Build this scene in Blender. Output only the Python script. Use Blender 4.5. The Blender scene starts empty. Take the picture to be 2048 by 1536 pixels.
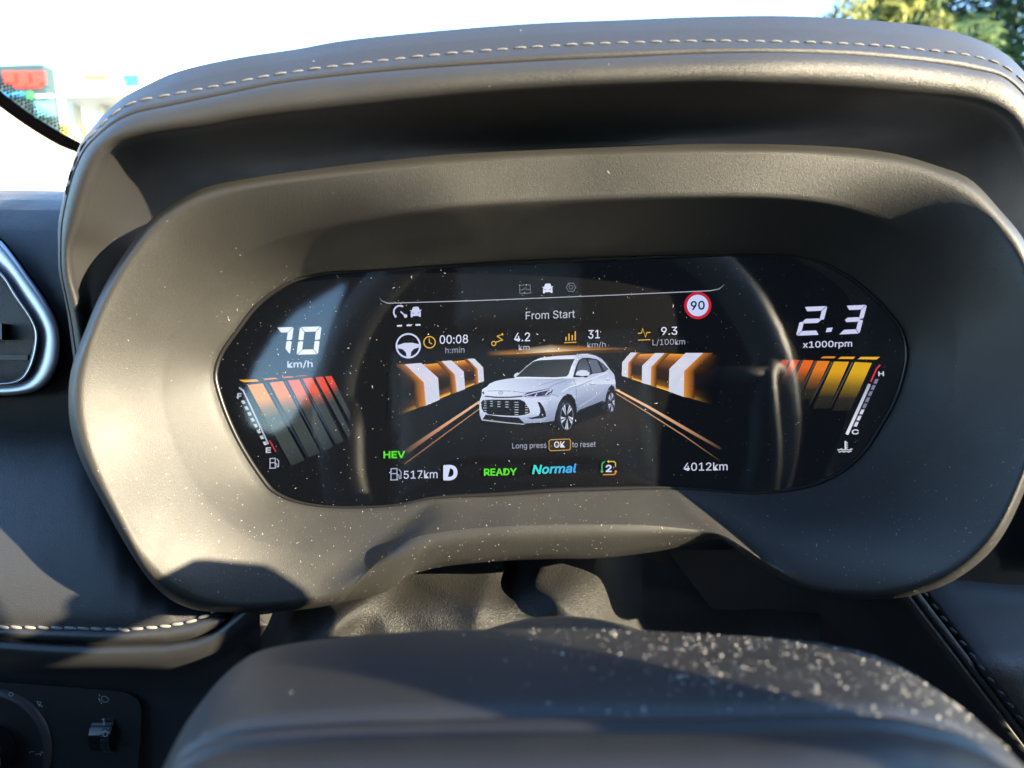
import bpy, bmesh, math, random
import numpy as np
from mathutils import Matrix, Vector
from mathutils.geometry import tessellate_polygon

random.seed(7); rng = np.random.default_rng(7)
SC = bpy.context.scene
COL = SC.collection

# ------------------------------------------------------------------ camera, sky, sun, exposure
EXPOSURE = 3.35
LENS = 24.0
PITCH, ROLL = 8.0, -2.0
FPX = 2048 * LENS / 36.0            # focal length in photo pixels
DIST = 0.30                         # camera to instrument display
CAM = Vector((0.0, 0.0, 1.0))
R3 = (Matrix.Rotation(math.radians(90 - PITCH), 3, 'X') @ Matrix.Rotation(math.radians(ROLL), 3, 'Z'))
cd = bpy.data.cameras.new('camera'); cam = bpy.data.objects.new('camera', cd); COL.objects.link(cam)
cam.matrix_world = Matrix.Translation(CAM) @ R3.to_4x4()
cd.sensor_width = 36; cd.lens = LENS; cd.clip_start = 0.01; cd.clip_end = 2000
cd.dof.use_dof = True; cd.dof.focus_distance = DIST + 0.018; cd.dof.aperture_fstop = LENS / 2.3
SC.camera = cam

SUN_FRAME = Vector((1.70, 0.50, 1.0))          # towards the sun, in the display's own axes (right, up, out)
sund = (R3 @ SUN_FRAME).normalized()
sl = bpy.data.lights.new('sun', 'SUN'); sl.energy = 2.85; sl.angle = math.radians(0.53); sl.color = (1.0, 0.84, 0.57)
so = bpy.data.objects.new('sun', sl); COL.objects.link(so)
so.rotation_euler = sund.to_track_quat('Z', 'Y').to_euler(); so.location = (3, -3, 4)

w = bpy.data.worlds.new('World'); SC.world = w; w.use_nodes = True
wn = w.node_tree.nodes; wl = w.node_tree.links
sky = wn.new('ShaderNodeTexSky'); sky.sky_type = 'NISHITA'; sky.sun_disc = False
sky.sun_elevation = math.asin(sund.z); sky.sun_rotation = math.atan2(sund.x, sund.y)
sky.air_density = 1.0; sky.dust_density = 0.1; sky.ozone_density = 3.2
bg = wn['Background']; bg.inputs['Strength'].default_value = 0.115
wl.new(sky.outputs['Color'], bg.inputs['Color'])

vs = SC.view_settings
vs.view_transform = 'Standard'; vs.look = 'None'; vs.exposure = EXPOSURE; vs.gamma = 1.0; vs.use_curve_mapping = False
SC.render.engine = 'CYCLES'
SC.cycles.max_bounces = 10; SC.cycles.transparent_max_bounces = 16
SC.cycles.caustics_reflective = False; SC.cycles.caustics_refractive = False
SC.cycles.sample_clamp_indirect = 4.0
SC.cycles.use_denoising = True

# ------------------------------------------------------------------ pixel helpers
# photo pixel + distance of the surface in front of the display plane (metres) -> world point
def pt(px, py, wd=0.0):
    d = DIST - wd
    return CAM + R3 @ Vector(((px - 1024) / FPX * d, (768 - py) / FPX * d, -d))
def fr(u, v, wd):                   # display axes (metres) -> world
    return CAM + R3 @ Vector((u, v, -(DIST - wd)))
def ray(px, py):
    return (R3 @ Vector(((px - 1024) / FPX, (768 - py) / FPX, -1))).normalized()
AX_U = R3 @ Vector((1, 0, 0)); AX_V = R3 @ Vector((0, 1, 0)); AX_W = R3 @ Vector((0, 0, 1))
def uvw(p):
    q = R3.transposed() @ (p - CAM)
    return q.x, q.y, DIST + q.z

# ------------------------------------------------------------------ object helpers
def tag(o, label=None, cat=None, group=None, kind=None):
    if label: o['label'] = label
    if cat: o['category'] = cat
    if group: o['group'] = group
    if kind: o['kind'] = kind
    return o
def thing(name, loc, label, cat, group=None):
    o = bpy.data.objects.new(name, None); COL.objects.link(o); o.location = loc
    o.empty_display_size = 0.02
    return tag(o, label, cat, group)
ORIG = {}
def org(o):
    return ORIG.get(o.name, o.location.copy())
def mesh_obj(name, verts, faces, mat, parent=None, smooth=True, cols=None, sharp=None):
    vs_ = [Vector(v) for v in verts]
    c = sum(vs_, Vector()) / max(1, len(vs_))
    me = bpy.data.meshes.new(name)
    me.from_pydata([tuple(v - c) for v in vs_], [], faces)
    me.materials.append(mat)
    if cols is not None:
        a = me.color_attributes.new('Col', 'FLOAT_COLOR', 'POINT')
        a.data.foreach_set('color', np.array(cols, dtype=np.float32).ravel())
    if smooth:
        me.polygons.foreach_set('use_smooth', [True] * len(me.polygons))
        if sharp: me.set_sharp_from_angle(angle=math.radians(sharp))
    me.update()
    o = bpy.data.objects.new(name, me); COL.objects.link(o)
    ORIG[o.name] = c
    if parent is not None:
        o.parent = parent; o.location = c - org(parent)
    else:
        o.location = c
    return o
def share(o, loc, rot, parent):
    c = o.copy(); COL.objects.link(c); c.parent = parent
    c.location = loc - org(parent); c.rotation_euler = rot
    ORIG[c.name] = loc
    return c

def crom(pts, n, closed=False):
    P = np.array(pts, float); m = len(P); out = []
    segs = m if closed else m - 1
    for i in range(segs):
        if closed: p0, p1, p2, p3 = P[(i-1) % m], P[i], P[(i+1) % m], P[(i+2) % m]
        else: p0, p1, p2, p3 = P[max(i-1, 0)], P[i], P[i+1], P[min(i+2, m-1)]
        d1 = max(np.linalg.norm(p1-p0), 1e-9)**.5; d2 = max(np.linalg.norm(p2-p1), 1e-9)**.5; d3 = max(np.linalg.norm(p3-p2), 1e-9)**.5
        m1 = (p2-p1) if d1 < 1e-3 else ((p1-p0)/d1 - (p2-p0)/(d1+d2) + (p2-p1)/d2)*d2
        m2 = (p2-p1) if d3 < 1e-3 else ((p2-p1)/d2 - (p3-p1)/(d2+d3) + (p3-p2)/d3)*d2
        for k in range(n):
            t = k / n
            out.append((2*t**3-3*t**2+1)*p1 + (t**3-2*t**2+t)*m1 + (-2*t**3+3*t**2)*p2 + (t**3-t**2)*m2)
    if not closed: out.append(P[-1])
    return np.array(out)
def resample(pts, n):
    P = np.array(pts, float); s = np.r_[0, np.cumsum(np.linalg.norm(np.diff(P, axis=0), axis=1))]
    t = np.linspace(0, s[-1], n)
    return np.stack([np.interp(t, s, P[:, k]) for k in range(P.shape[1])], 1)
CX, CY = 1100.0, 760.0
def polar(pts, angs, closed=True):
    P = crom(pts, 10, closed)
    a = np.arctan2(P[:, 1]-CY, P[:, 0]-CX); r = np.hypot(P[:, 0]-CX, P[:, 1]-CY)
    if closed:
        o = np.argsort(a); a, r = a[o], r[o]
        a = np.r_[a-2*np.pi, a, a+2*np.pi]; r = np.r_[r, r, r]
    else:
        a = np.where(a > np.pi*0.5, a - 2*np.pi, a)      # keep the upper arc continuous, left end first
        o = np.argsort(a); a, r = a[o], r[o]
    rr = np.interp(angs, a, r)
    return np.stack([CX+rr*np.cos(angs), CY+rr*np.sin(angs)], 1)
def loft(rows, closed=False):
    n = len(rows[0]); V = [p for r in rows for p in r]; F = []
    for i in range(len(rows)-1):
        for j in range(n if closed else n-1):
            k = (j+1) % n
            F.append((i*n+j, i*n+k, (i+1)*n+k, (i+1)*n+j))
    return V, F
def smoothstep(a, b, x):
    t = np.clip((x-a)/(b-a), 0, 1); return t*t*(3-2*t)
def tube(path, rad, n=10, caps=True):
    P = [Vector(p) for p in path]; V = []; F = []
    m = len(P)
    up = None
    for i in range(m):
        t = (P[min(i+1, m-1)] - P[max(i-1, 0)]).normalized()
        if up is None:
            up = t.orthogonal().normalized()
        up = (up - t*up.dot(t)).normalized(); b = t.cross(up)
        r = rad[i] if hasattr(rad, '__len__') else rad
        for k in range(n):
            a = 2*math.pi*k/n
            V.append(P[i] + (up*math.cos(a) + b*math.sin(a))*r)
    for i in range(m-1):
        for k in range(n):
            F.append((i*n+k, i*n+(k+1) % n, (i+1)*n+(k+1) % n, (i+1)*n+k))
    if caps:
        F.append(tuple(reversed(range(n)))); F.append(tuple((m-1)*n+k for k in range(n)))
    return V, F
def boxv(c, ax, ay, az):            # box from centre and half-axis vectors
    V = [c + sx*ax + sy*ay + sz*az for sx in (-1, 1) for sy in (-1, 1) for sz in (-1, 1)]
    F = [(0, 1, 3, 2), (4, 6, 7, 5), (0, 4, 5, 1), (2, 3, 7, 6), (0, 2, 6, 4), (1, 5, 7, 3)]
    return V, F
def merge(parts):
    V = []; F = []
    for v, f in parts:
        b = len(V); V += list(v); F += [tuple(i+b for i in q) for q in f]
    return V, F

# ------------------------------------------------------------------ materials
def mat(name, base, rough=0.5, metal=0.0, spec=0.5, bump=None, vary=0.0, coat=0.0, sheen=0.0):
    m = bpy.data.materials.new(name); m.use_nodes = True
    n = m.node_tree.nodes; l = m.node_tree.links; p = n['Principled BSDF']
    p.inputs['Base Color'].default_value = (*base, 1); p.inputs['Roughness'].default_value = rough
    p.inputs['Metallic'].default_value = metal; p.inputs['Specular IOR Level'].default_value = spec
    if coat: p.inputs['Coat Weight'].default_value = coat; p.inputs['Coat Roughness'].default_value = 0.08
    if sheen: p.inputs['Sheen Weight'].default_value = sheen; p.inputs['Sheen Roughness'].default_value = 0.4
    tc = n.new('ShaderNodeTexCoord')
    if bump:
        kind, scale, strength, dist = bump
        if kind == 'leather':
            v = n.new('ShaderNodeTexVoronoi'); v.feature = 'DISTANCE_TO_EDGE'; v.inputs['Scale'].default_value = scale
            nz = n.new('ShaderNodeTexNoise'); nz.inputs['Scale'].default_value = scale*0.6; nz.inputs['Detail'].default_value = 3
            mx = n.new('ShaderNodeMix'); mx.data_type = 'VECTOR'; mx.inputs['Factor'].default_value = 0.0012*900/scale*6
            l.new(tc.outputs['Object'], nz.inputs['Vector'])
            l.new(tc.outputs['Object'], mx.inputs[4]); l.new(nz.outputs['Color'], mx.inputs[5]); l.new(mx.outputs[1], v.inputs['Vector'])
            rp = n.new('ShaderNodeMapRange'); rp.inputs['From Max'].default_value = 0.25
            l.new(v.outputs['Distance'], rp.inputs['Value']); h = rp.outputs['Result']
        else:
            nz = n.new('ShaderNodeTexNoise'); nz.inputs['Scale'].default_value = scale; nz.inputs['Detail'].default_value = 4
            nz.inputs['Roughness'].default_value = 0.65
            l.new(tc.outputs['Object'], nz.inputs['Vector']); h = nz.outputs['Fac']
        b = n.new('ShaderNodeBump'); b.inputs['Strength'].default_value = strength; b.inputs['Distance'].default_value = dist
        l.new(h, b.inputs['Height']); l.new(b.outputs['Normal'], p.inputs['Normal'])
    if vary:
        n2 = n.new('ShaderNodeTexNoise'); n2.inputs['Scale'].default_value = 45; n2.inputs['Detail'].default_value = 6
        l.new(tc.outputs['Object'], n2.inputs['Vector'])
        mr = n.new('ShaderNodeMapRange'); mr.inputs['From Min'].default_value = 0.3; mr.inputs['From Max'].default_value = 0.7
        mr.inputs['To Min'].default_value = rough - vary; mr.inputs['To Max'].default_value = rough + vary
        l.new(n2.outputs['Fac'], mr.inputs['Value']); l.new(mr.outputs['Result'], p.inputs['Roughness'])
    return m
M = {}
M['bezel'] = mat('grained_plastic', (0.023, 0.0228, 0.0222), 0.45, bump=('noise', 2300, 0.55, 0.0003), vary=0.07)
M['hood'] = mat('hood_leather', (0.027, 0.027, 0.028), 0.48, bump=('leather', 900, 0.28, 0.0003), vary=0.05)
M['dash'] = mat('dash_leather', (0.030, 0.031, 0.034), 0.46, bump=('leather', 700, 0.30, 0.0003), vary=0.05)
M['lower'] = mat('lower_plastic', (0.018, 0.019, 0.021), 0.45, bump=('noise', 2200, 0.25, 0.0002))
M['gaiter'] = mat('gaiter_leather', (0.010, 0.010, 0.010), 0.6, bump=('leather', 560, 0.5, 0.0004))
M['hub'] = mat('hub_plastic', (0.012, 0.012, 0.0135), 0.48, bump=('noise', 2200, 0.3, 0.0002), vary=0.04)
M['rim'] = mat('rim_leather', (0.12, 0.12, 0.118), 0.32, bump=('leather', 800, 0.15, 0.0003), coat=0.6)
M['piano'] = mat('gloss_black', (0.006, 0.006, 0.007), 0.12)
M['black'] = mat('matt_black', (0.008, 0.008, 0.009), 0.6)
M['mask'] = mat('display_mask', (0.010, 0.010, 0.011), 0.35)
M['silver'] = mat('satin_silver', (0.48, 0.50, 0.53), 0.42, metal=1.0)
M['chrome'] = mat('bright_chrome', (0.42, 0.42, 0.44), 0.32, metal=1.0)
M['thread'] = mat('stitch_thread', (0.115, 0.117, 0.12), 0.7)
M['dark_thread'] = mat('dark_thread', (0.02, 0.021, 0.025), 0.7)
M['dust'] = mat('dust', (0.55, 0.53, 0.49), 0.6)
M['pale_thread'] = mat('pale_thread', (0.20, 0.195, 0.19), 0.7)
M['switch'] = mat('switch_plastic', (0.004, 0.0045, 0.005), 0.5, bump=('noise', 2200, 0.25, 0.0002))  # base colour taken darker so the panel sinks into shade
M['pillar'] = mat('pale_fabric', (0.75, 0.73, 0.68), 0.8, bump=('noise', 900, 0.2, 0.0003))
M['headliner'] = mat('headliner_fabric', (0.38, 0.37, 0.36), 0.9)
M['trim'] = mat('dark_trim', (0.05, 0.05, 0.052), 0.75, spec=0.3)
M['print'] = mat('grey_print', (0.28, 0.30, 0.34), 0.6)
M['frit'] = mat('frit', (0.003, 0.003, 0.004), 0.9, spec=0.0)

def graphics_mat():
    m = bpy.data.materials.new('screen_pixels'); m.use_nodes = True
    n = m.node_tree.nodes; l = m.node_tree.links
    p = n['Principled BSDF']; p.inputs['Base Color'].default_value = (0.0012, 0.0012, 0.0015, 1); p.inputs['Roughness'].default_value = 0.5; p.inputs['Specular IOR Level'].default_value = 0.06
    a = n.new('ShaderNodeVertexColor'); a.layer_name = 'Col'
    l.new(a.outputs['Color'], p.inputs['Emission Color']); p.inputs['Emission Strength'].default_value = 1.04 / 2**EXPOSURE
    return m
M['gfx'] = graphics_mat()
def screen_mat():
    m = bpy.data.materials.new('screen_black'); m.use_nodes = True
    p = m.node_tree.nodes['Principled BSDF']; p.inputs['Base Color'].default_value = (0.0012, 0.0012, 0.0016, 1); p.inputs['Roughness'].default_value = 0.5; p.inputs['Specular IOR Level'].default_value = 0.06
    p.inputs['Emission Color'].default_value = (0.55, 0.8, 1.25, 1); p.inputs['Emission Strength'].default_value = 0.006 / 2**EXPOSURE
    return m
M['screen'] = screen_mat()
def glass_mat(name, ior, rough, tint=(1, 1, 1)):
    m = bpy.data.materials.new(name); m.use_nodes = True
    n = m.node_tree.nodes; l = m.node_tree.links
    n.remove(n['Principled BSDF'])
    f = n.new('ShaderNodeFresnel'); f.inputs['IOR'].default_value = ior
    t = n.new('ShaderNodeBsdfTransparent'); t.inputs['Color'].default_value = (*tint, 1)
    g = n.new('ShaderNodeBsdfGlossy'); g.inputs['Roughness'].default_value = rough
    x = n.new('ShaderNodeMixShader')
    l.new(f.outputs['Fac'], x.inputs['Fac']); l.new(t.outputs['BSDF'], x.inputs[1]); l.new(g.outputs['BSDF'], x.inputs[2])
    l.new(x.outputs['Shader'], n['Material Output'].inputs['Surface'])
    return m
M['lens'] = glass_mat('cover_lens', 1.72, 0.045)
M['glass'] = glass_mat('windscreen_glass', 1.30, 0.0, (0.93, 0.97, 0.96))

# ================================================================== instrument bezel
B0 = [(1400,288),(1560,289),(1716,297),(1800,310),(1875,332),(1938,357),(2001,421),(2048,480),(2080,570),(2094,700),(2088,850),(2048,985),(1987,1097),
      (1904,1163),(1821,1192),(1751,1199),(1690,1197),(1635,1192),(1585,1175),(1531,1142),(1480,1104),(1440,1078),(1380,1090),(1300,1105),(1203,1116),(1110,1118),
      (1016,1121),(930,1128),(870,1136),(844,1143),(812,1156),(789,1173),(754,1190),(695,1203),(617,1218),(500,1226),(454,1225),(384,1218),(335,1195),
      (293,1153),(244,1077),(202,1000),(175,950),(150,890),(138,830),(141,746),(170,661),(205,579),(249,506),(299,442),(350,404),(410,375),(527,352),(600,342),
      (700,329),(800,318),(939,306),(1100,297),(1250,291)]
B1 = [(1400,303),(1560,304),(1716,312),(1800,325),(1868,347),(1928,374),(1988,432),(2034,490),(2066,575),(2080,700),(2075,850),(2034,978),(1975,1085),
      (1896,1150),(1818,1178),(1751,1186),(1690,1184),(1640,1178),(1592,1163),(1538,1130),(1488,1094),(1444,1070),(1386,1061),(1300,1052),(1200,1050),(1125,1050),
      (1040,1052),(969,1056),(871,1067),(812,1081),(773,1104),(750,1128),(726,1157),(684,1186),(617,1200),(500,1210),(436,1209),(390,1199),(349,1183),
      (300,1141),(256,1066),(216,993),(190,945),(168,886),(156,828),(158,748),(186,665),(220,585),(262,514),(311,452),(360,415),(418,388),(530,367),(602,358),
      (702,345),(800,334),(939,322),(1100,312),(1250,306)]
D0 = [(425,749),(435,711),(471,657),(509,609),(560,571),(598,555),(648,544),(750,538),(940,525),(1100,517),(1300,510),(1400,508),(1523,507),(1598,512),
      (1659,529),(1719,564),(1780,621),(1810,663),(1819,706),(1813,748),(1795,803),(1765,857),(1735,903),(1689,945),(1655,963),(1614,977),(1552,987),(1490,989),
      (1432,985),(1366,980),(1283,980),(1200,983),(1100,987),(1008,993),(852,1001),(793,1013),(715,1018),(637,1015),(578,1003),(539,983),(522,963),(496,925),
      (471,882),(445,824),(428,770)]
angs = np.sort(np.unique(np.round(np.r_[np.linspace(-np.pi, np.pi, 361)[:-1], np.radians(np.linspace(30, 62, 90)), np.radians(np.linspace(112, 150, 60))], 6)))
NA = len(angs)
b0 = polar(B0, angs); b1 = polar(B1, angs); d0 = polar(D0, angs)
# height of the bezel's crest over the display: higher at the sides, lower over the steering column
bot = smoothstep(math.radians(160), math.radians(133), angs)*smoothstep(math.radians(16), math.radians(46), angs)
topm = np.exp(-((angs + math.radians(88))/math.radians(45))**2)
crease = smoothstep(math.radians(-172), math.radians(-118), angs)*smoothstep(math.radians(-8), math.radians(-38), angs)
rgt = smoothstep(math.radians(-40), math.radians(0), angs)*smoothstep(math.radians(46), math.radians(24), angs)
w1 = 0.050 - 0.027*bot - 0.006*topm + 0.018*rgt
def rowpx(P, W): return [pt(P[i, 0], P[i, 1], W[i]) for i in range(len(P))]
def row_mix(A, WA, B, WB, s):
    return [pt(*(A[i]), WA[i]).lerp(pt(*(B[i]), WB[i]), s) for i in range(len(A))]
cen = np.array([CX, CY])
def grow(P, k): 
    d = P - cen; return cen + d*(1 + k/np.linalg.norm(d, axis=1))[:, None]
wd0 = np.full(NA, 0.0045)
rows = [rowpx(grow(b0, -14), w1-0.030), rowpx(grow(b0, -3), w1-0.016), rowpx(b0, w1-0.0075), rowpx(b0*0.8+b1*0.2, w1-0.0040), rowpx(b0*0.45+b1*0.55, w1-0.0012), rowpx(b1, w1)]
for s in (0.035, 0.08, 0.15, 0.25, 0.36, 0.46, 0.51, 0.53, 0.55, 0.59, 0.66, 0.74, 0.85, 0.94, 1.0):
    r = []
    for i in range(NA):
        hgt = (1 - s)**1.12 * (1 + 0.25*s*(1-s))
        fc = 0.53; lip = 1 - 0.06*s/fc if s < fc else 0.94*(1-(s-fc)/(1-fc))
        if abs(s-fc) < 0.012: lip -= 0.012
        hgt = hgt*(1-crease[i]) + lip*crease[i]
        a = Vector(uvw(pt(*b1[i], w1[i]))); b = Vector(uvw(pt(*d0[i], wd0[i])))
        uv = a.lerp(b, s); ww = b.z + (a.z-b.z)*hgt
        r.append(fr(uv.x, uv.y, ww))
    rows.append(r)
NR0 = 6
for k in range(NR0, len(rows)-1):                      # ease the folds beside the column notch
    Q = np.array([uvw(p) for p in rows[k]]); it = int(70*math.sin(math.pi*min(1, (k-NR0+1.5)/(len(rows)-NR0))))
    for _ in range(it): Q = Q*.5 + np.roll(Q, 1, 0)*.25 + np.roll(Q, -1, 0)*.25
    rows[k] = [fr(*q) for q in Q]
rows.append(rowpx(grow(d0, -3), np.full(NA, 0.0015)))
bz_V, bz_F = loft(rows, True)
cluster = thing('instrument_cluster', fr(0, -0.09, 0.0), 'black digital instrument cluster with lit driving display in a grained funnel bezel', 'instrument cluster')
mesh_obj('bezel', bz_V, bz_F, M['bezel'], cluster)

# black gasket and display panel
def fill(P, wd, flip=False):
    V = [pt(p[0], p[1], wd) for p in P]
    return V, [tuple(range(len(V)))]
g0 = grow(d0, 6); g1 = grow(d0, -8); g2 = grow(d0, -11)
gV, gF = loft([rowpx(g0, np.full(NA, 0.0008)), rowpx(grow(d0, -2), np.full(NA, 0.0034)), rowpx(g1, np.full(NA, 0.0034)), rowpx(g2, np.full(NA, 0.0005))], True)
mesh_obj('display_gasket', gV, gF, M['mask'], cluster)
V, F = fill(grow(d0, 4), 0.0)
screen = mesh_obj('display_screen', V, F, M['screen'], cluster, smooth=False)
screen['label'] = 'lit driving display with speed, car picture and fuel gauges'

# slightly cambered clear cover over the screen
nr = 14; lens_rows = []
ctr = np.array([1120.0, 750.0])
for k in range(nr):
    s = 1 - k/nr
    P = ctr + (grow(d0, -8) - ctr)*s
    lens_rows.append([pt(P[i, 0], P[i, 1], 0.0026 + 0.0001*(1-s*s)) for i in range(NA)])
LV, LF = loft(lens_rows, True)
b = len(LV); LV.append(pt(ctr[0], ctr[1], 0.0027)); LF += [((nr-1)*NA+j, (nr-1)*NA+(j+1) % NA, b) for j in range(NA)]
mesh_obj('cover_lens', LV, LF, M['lens'], cluster)

# ================================================================== screen graphics
def lin(c):
    return [((x/255)/12.92 if x/255 <= 0.04045 else ((x/255+0.055)/1.055)**2.4) for x in c]
LAY = [0.0002]
class Gfx:
    """flat picture elements shown on the screen, one mesh"""
    def __init__(s, name): s.name = name; s.V = []; s.F = []; s.C = []
    def poly(s, pts, col, col2=None, sub=0):
        """col: rgb, or function(px,py)->rgb"""
        LAY[0] += 0.0000012
        f = col if callable(col) else (lambda x, y: col)
        P = [Vector((p[0], p[1], 0)) for p in pts]
        tri = tessellate_polygon([P])
        P2 = [tuple(p[:2]) for p in P]; T = [tuple(t) for t in tri]
        for _ in range(sub):
            nt = []; cache = {}
            def mid(a, b):
                k = (min(a, b), max(a, b))
                if k not in cache:
                    P2.append(((P2[a][0]+P2[b][0])/2, (P2[a][1]+P2[b][1])/2)); cache[k] = len(P2)-1
                return cache[k]
            for a, b, c in T:
                ab, bc, ca = mid(a, b), mid(b, c), mid(c, a)
                nt += [(a, ab, ca), (ab, b, bc), (ca, bc, c), (ab, bc, ca)]
            T = nt
        k = len(s.V)
        for x, y in P2:
            s.V.append(pt(x, y, LAY[0])); s.C.append((*lin(f(x, y)), 1))
        s.F += [tuple(i+k for i in t) for t in T]
        return s
    def quad_strip(s, A, B, ca, cb, n=1):
        """strip between two polylines with a colour per row"""
        LAY[0] += 0.0000012
        k = len(s.V); m = len(A)
        for i in range(m):
            for p, c in ((A[i], ca[i] if isinstance(ca, list) else ca), (B[i], cb[i] if isinstance(cb, list) else cb)):
                s.V.append(pt(p[0], p[1], LAY[0])); s.C.append((*lin(c), 1))
        for i in range(m-1):
            s.F.append((k+2*i, k+2*i+1, k+2*i+3, k+2*i+2))
        return s
    def line(s, pts, wid, col, closed=False):
        P = np.array(pts, float); m = len(P)
        if closed: P = np.vstack([P, P[:1]]); m += 1
        A = []; B = []
        for i in range(m):
            if closed:
                d1 = P[i]-P[i-1 if i > 0 else m-2]; d2 = P[i+1 if i < m-1 else 1]-P[i]
            else:
                d1 = P[i]-P[max(i-1, 0)]; d2 = P[min(i+1, m-1)]-P[i]
                if i == 0: d1 = d2
                if i == m-1: d2 = d1
            d1 = d1/(np.linalg.norm(d1)+1e-9); d2 = d2/(np.linalg.norm(d2)+1e-9)
            n1 = np.array([-d1[1], d1[0]]); n2 = np.array([-d2[1], d2[0]]); nn = n1+n2
            nn = nn/max(np.dot(nn, n1), 0.4) if np.linalg.norm(nn) > 1e-6 else n1
            wv = wid[i] if isinstance(wid, (list, tuple)) else wid
            A.append(P[i]+nn*wv/2); B.append(P[i]-nn*wv/2)
        return s.quad_strip(A, B, col, col)
    def disc(s, cx, cy, r, col, n=28, ry=None):
        ry = ry or r
        return s.poly([(cx+r*math.cos(2*math.pi*k/n), cy+ry*math.sin(2*math.pi*k/n)) for k in range(n)], col)
    def ring(s, cx, cy, r, wid, col, n=36, a0=0, a1=2*math.pi, ry=None):
        ry = ry or r
        return s.line([(cx+r*math.cos(a0+(a1-a0)*k/n), cy+ry*math.sin(a0+(a1-a0)*k/n)) for k in range(n+1)], wid, col)
    def build(s, parent=None, label=None):
        o = mesh_obj(s.name, s.V, s.F, M['gfx'], parent or screen, smooth=False, cols=s.C)
        if label: o['label'] = label
        return o
_tc = {}
FONT = None
try:                                # the sans-serif face that ships inside Blender itself; the built-in face otherwise
    import os
    FONT = bpy.data.fonts.load(os.path.join(bpy.utils.system_resource('DATAFILES', path='fonts'), 'Inter.woff2'))
except Exception:
    FONT = None
def text_tris(t, offset=0.0, shear=0.0, font=None):
    key = (t, offset, shear)
    if key in _tc: return _tc[key]
    cu = bpy.data.curves.new('txt', 'FONT'); cu.font = FONT or cu.font; cu.body = t; cu.size = 1.0; cu.offset = offset; cu.shear = shear; cu.resolution_u = 3
    o = bpy.data.objects.new('txt', cu); COL.objects.link(o)
    dg = bpy.context.evaluated_depsgraph_get(); me = bpy.data.meshes.new_from_object(o.evaluated_get(dg))
    V = [tuple(v.co[:2]) for v in me.vertices]; F = [tuple(p.vertices) for p in me.polygons]
    bpy.data.objects.remove(o); bpy.data.curves.remove(cu); bpy.data.meshes.remove(me)
    _tc[key] = (V, F); return V, F
def text_px(t, x0, x1, ytop, ybase, ang=1.8, offset=0.0, shear=0.0):
    """text fitted in a pixel box: x0..x1, tops of capitals at ytop, baseline at ybase (both at the left edge)"""
    V, F = text_tris(t, 0.0, shear)
    capV, _ = text_tris('H', 0.0)
    H = max(v[1] for v in capV)
    A = np.array(V); mn = A[:, 0].min(); mx = A[:, 0].max()
    sx = (x1-x0)/(mx-mn); sy = (ybase-ytop)/H; k = math.tan(math.radians(ang))
    return [(x0+(v[0]-mn)*sx, ybase - v[1]*sy - (v[0]-mn)*sx*k) for v in V], F
def text(name, t, x0, x1, ytop, ybase, col, ang=1.8, offset=0.0, shear=0.0, parent=None):
    P, F = text_px(t, x0, x1, ytop, ybase, ang, 0.0, shear)
    f = col if callable(col) else (lambda x, y: col)
    r = offset*(ybase-ytop)*1.9       # bold faces: copies shifted by a fraction of a pixel
    sh = [(0, 0)] if r <= 0 else [(0, 0)] + [(r*math.cos(a), r*math.sin(a)) for a in np.linspace(0, 2*math.pi, 9)[:-1]]
    VV = []; FF = []; CC = []
    for dx, dy in sh:
        LAY[0] += 0.0000008; k = len(VV)
        VV += [pt(x+dx, y+dy, LAY[0]) for x, y in P]; CC += [(*lin(f(x, y)), 1) for x, y in P]; FF += [tuple(i+k for i in q) for q in F]
    return mesh_obj(name, VV, FF, M['gfx'], parent or screen, smooth=False, cols=CC)
def Z(sc, ox, oy):                 # coordinates read off an enlarged view -> photo pixels
    return lambda L: [(ox + x/sc, oy + y/sc) for x, y in L]
z1 = Z(3.938, 420, 500); z2 = Z(3.938, 420, 740); z3 = Z(3.938, 760, 540); z4 = Z(3.657, 940, 660)
z5 = Z(3.303, 1220, 500); z6 = Z(4.389, 1500, 580); zc = Z(6.4, 940, 690)
WHT = (222, 228, 255); DIM = (165, 168, 190); AMB = (226, 176, 60)
def mixc(a, b, t): return tuple(a[i]+(b[i]-a[i])*t for i in range(3))

# road scene behind the car -------------------------------------------------
g = Gfx('road_scene')
# tunnel glow on the horizon
hl = [(972, 711), (1040, 708), (1103, 704), (1160, 701), (1280, 697)]
up = [(972, 703), (1040, 696), (1103, 688), (1160, 690), (1280, 691)]
BK = (6, 9, 16)
g.quad_strip(up, hl, [BK]*5, [(40, 25, 14), (190, 130, 60), (255, 225, 185), (200, 140, 70), (40, 26, 16)])
g.quad_strip(hl, [(x, y+9) for x, y in hl], [(35, 22, 12), (90, 60, 26), (150, 105, 50), (90, 60, 26), (30, 20, 14)], [BK]*5)
# road surface, faint brown weave
def roadc(x, y):
    t = max(0, 1-abs(x-1180)/260)*max(0, 1-abs(y-830)/95)
    return mixc(BK, (48, 36, 30), t)
g.poly([(965, 740), (1235, 735), (1310, 880), (1180, 930), (860, 925)], roadc, sub=4)
for k in range(9):
    for j in range(26):
        x = 880 + j*16 + (k % 2)*8; y = 800 + k*10 - (x-1000)*0.03
        if 940 < x < 1225 and y < 852: continue
        c = roadc(x, y); c = mixc(c, (86, 66, 54), 0.35 if c[0] > 14 else 0.12)
        g.line([(x, y), (x+9, y-2)], 2.2, c)
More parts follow.
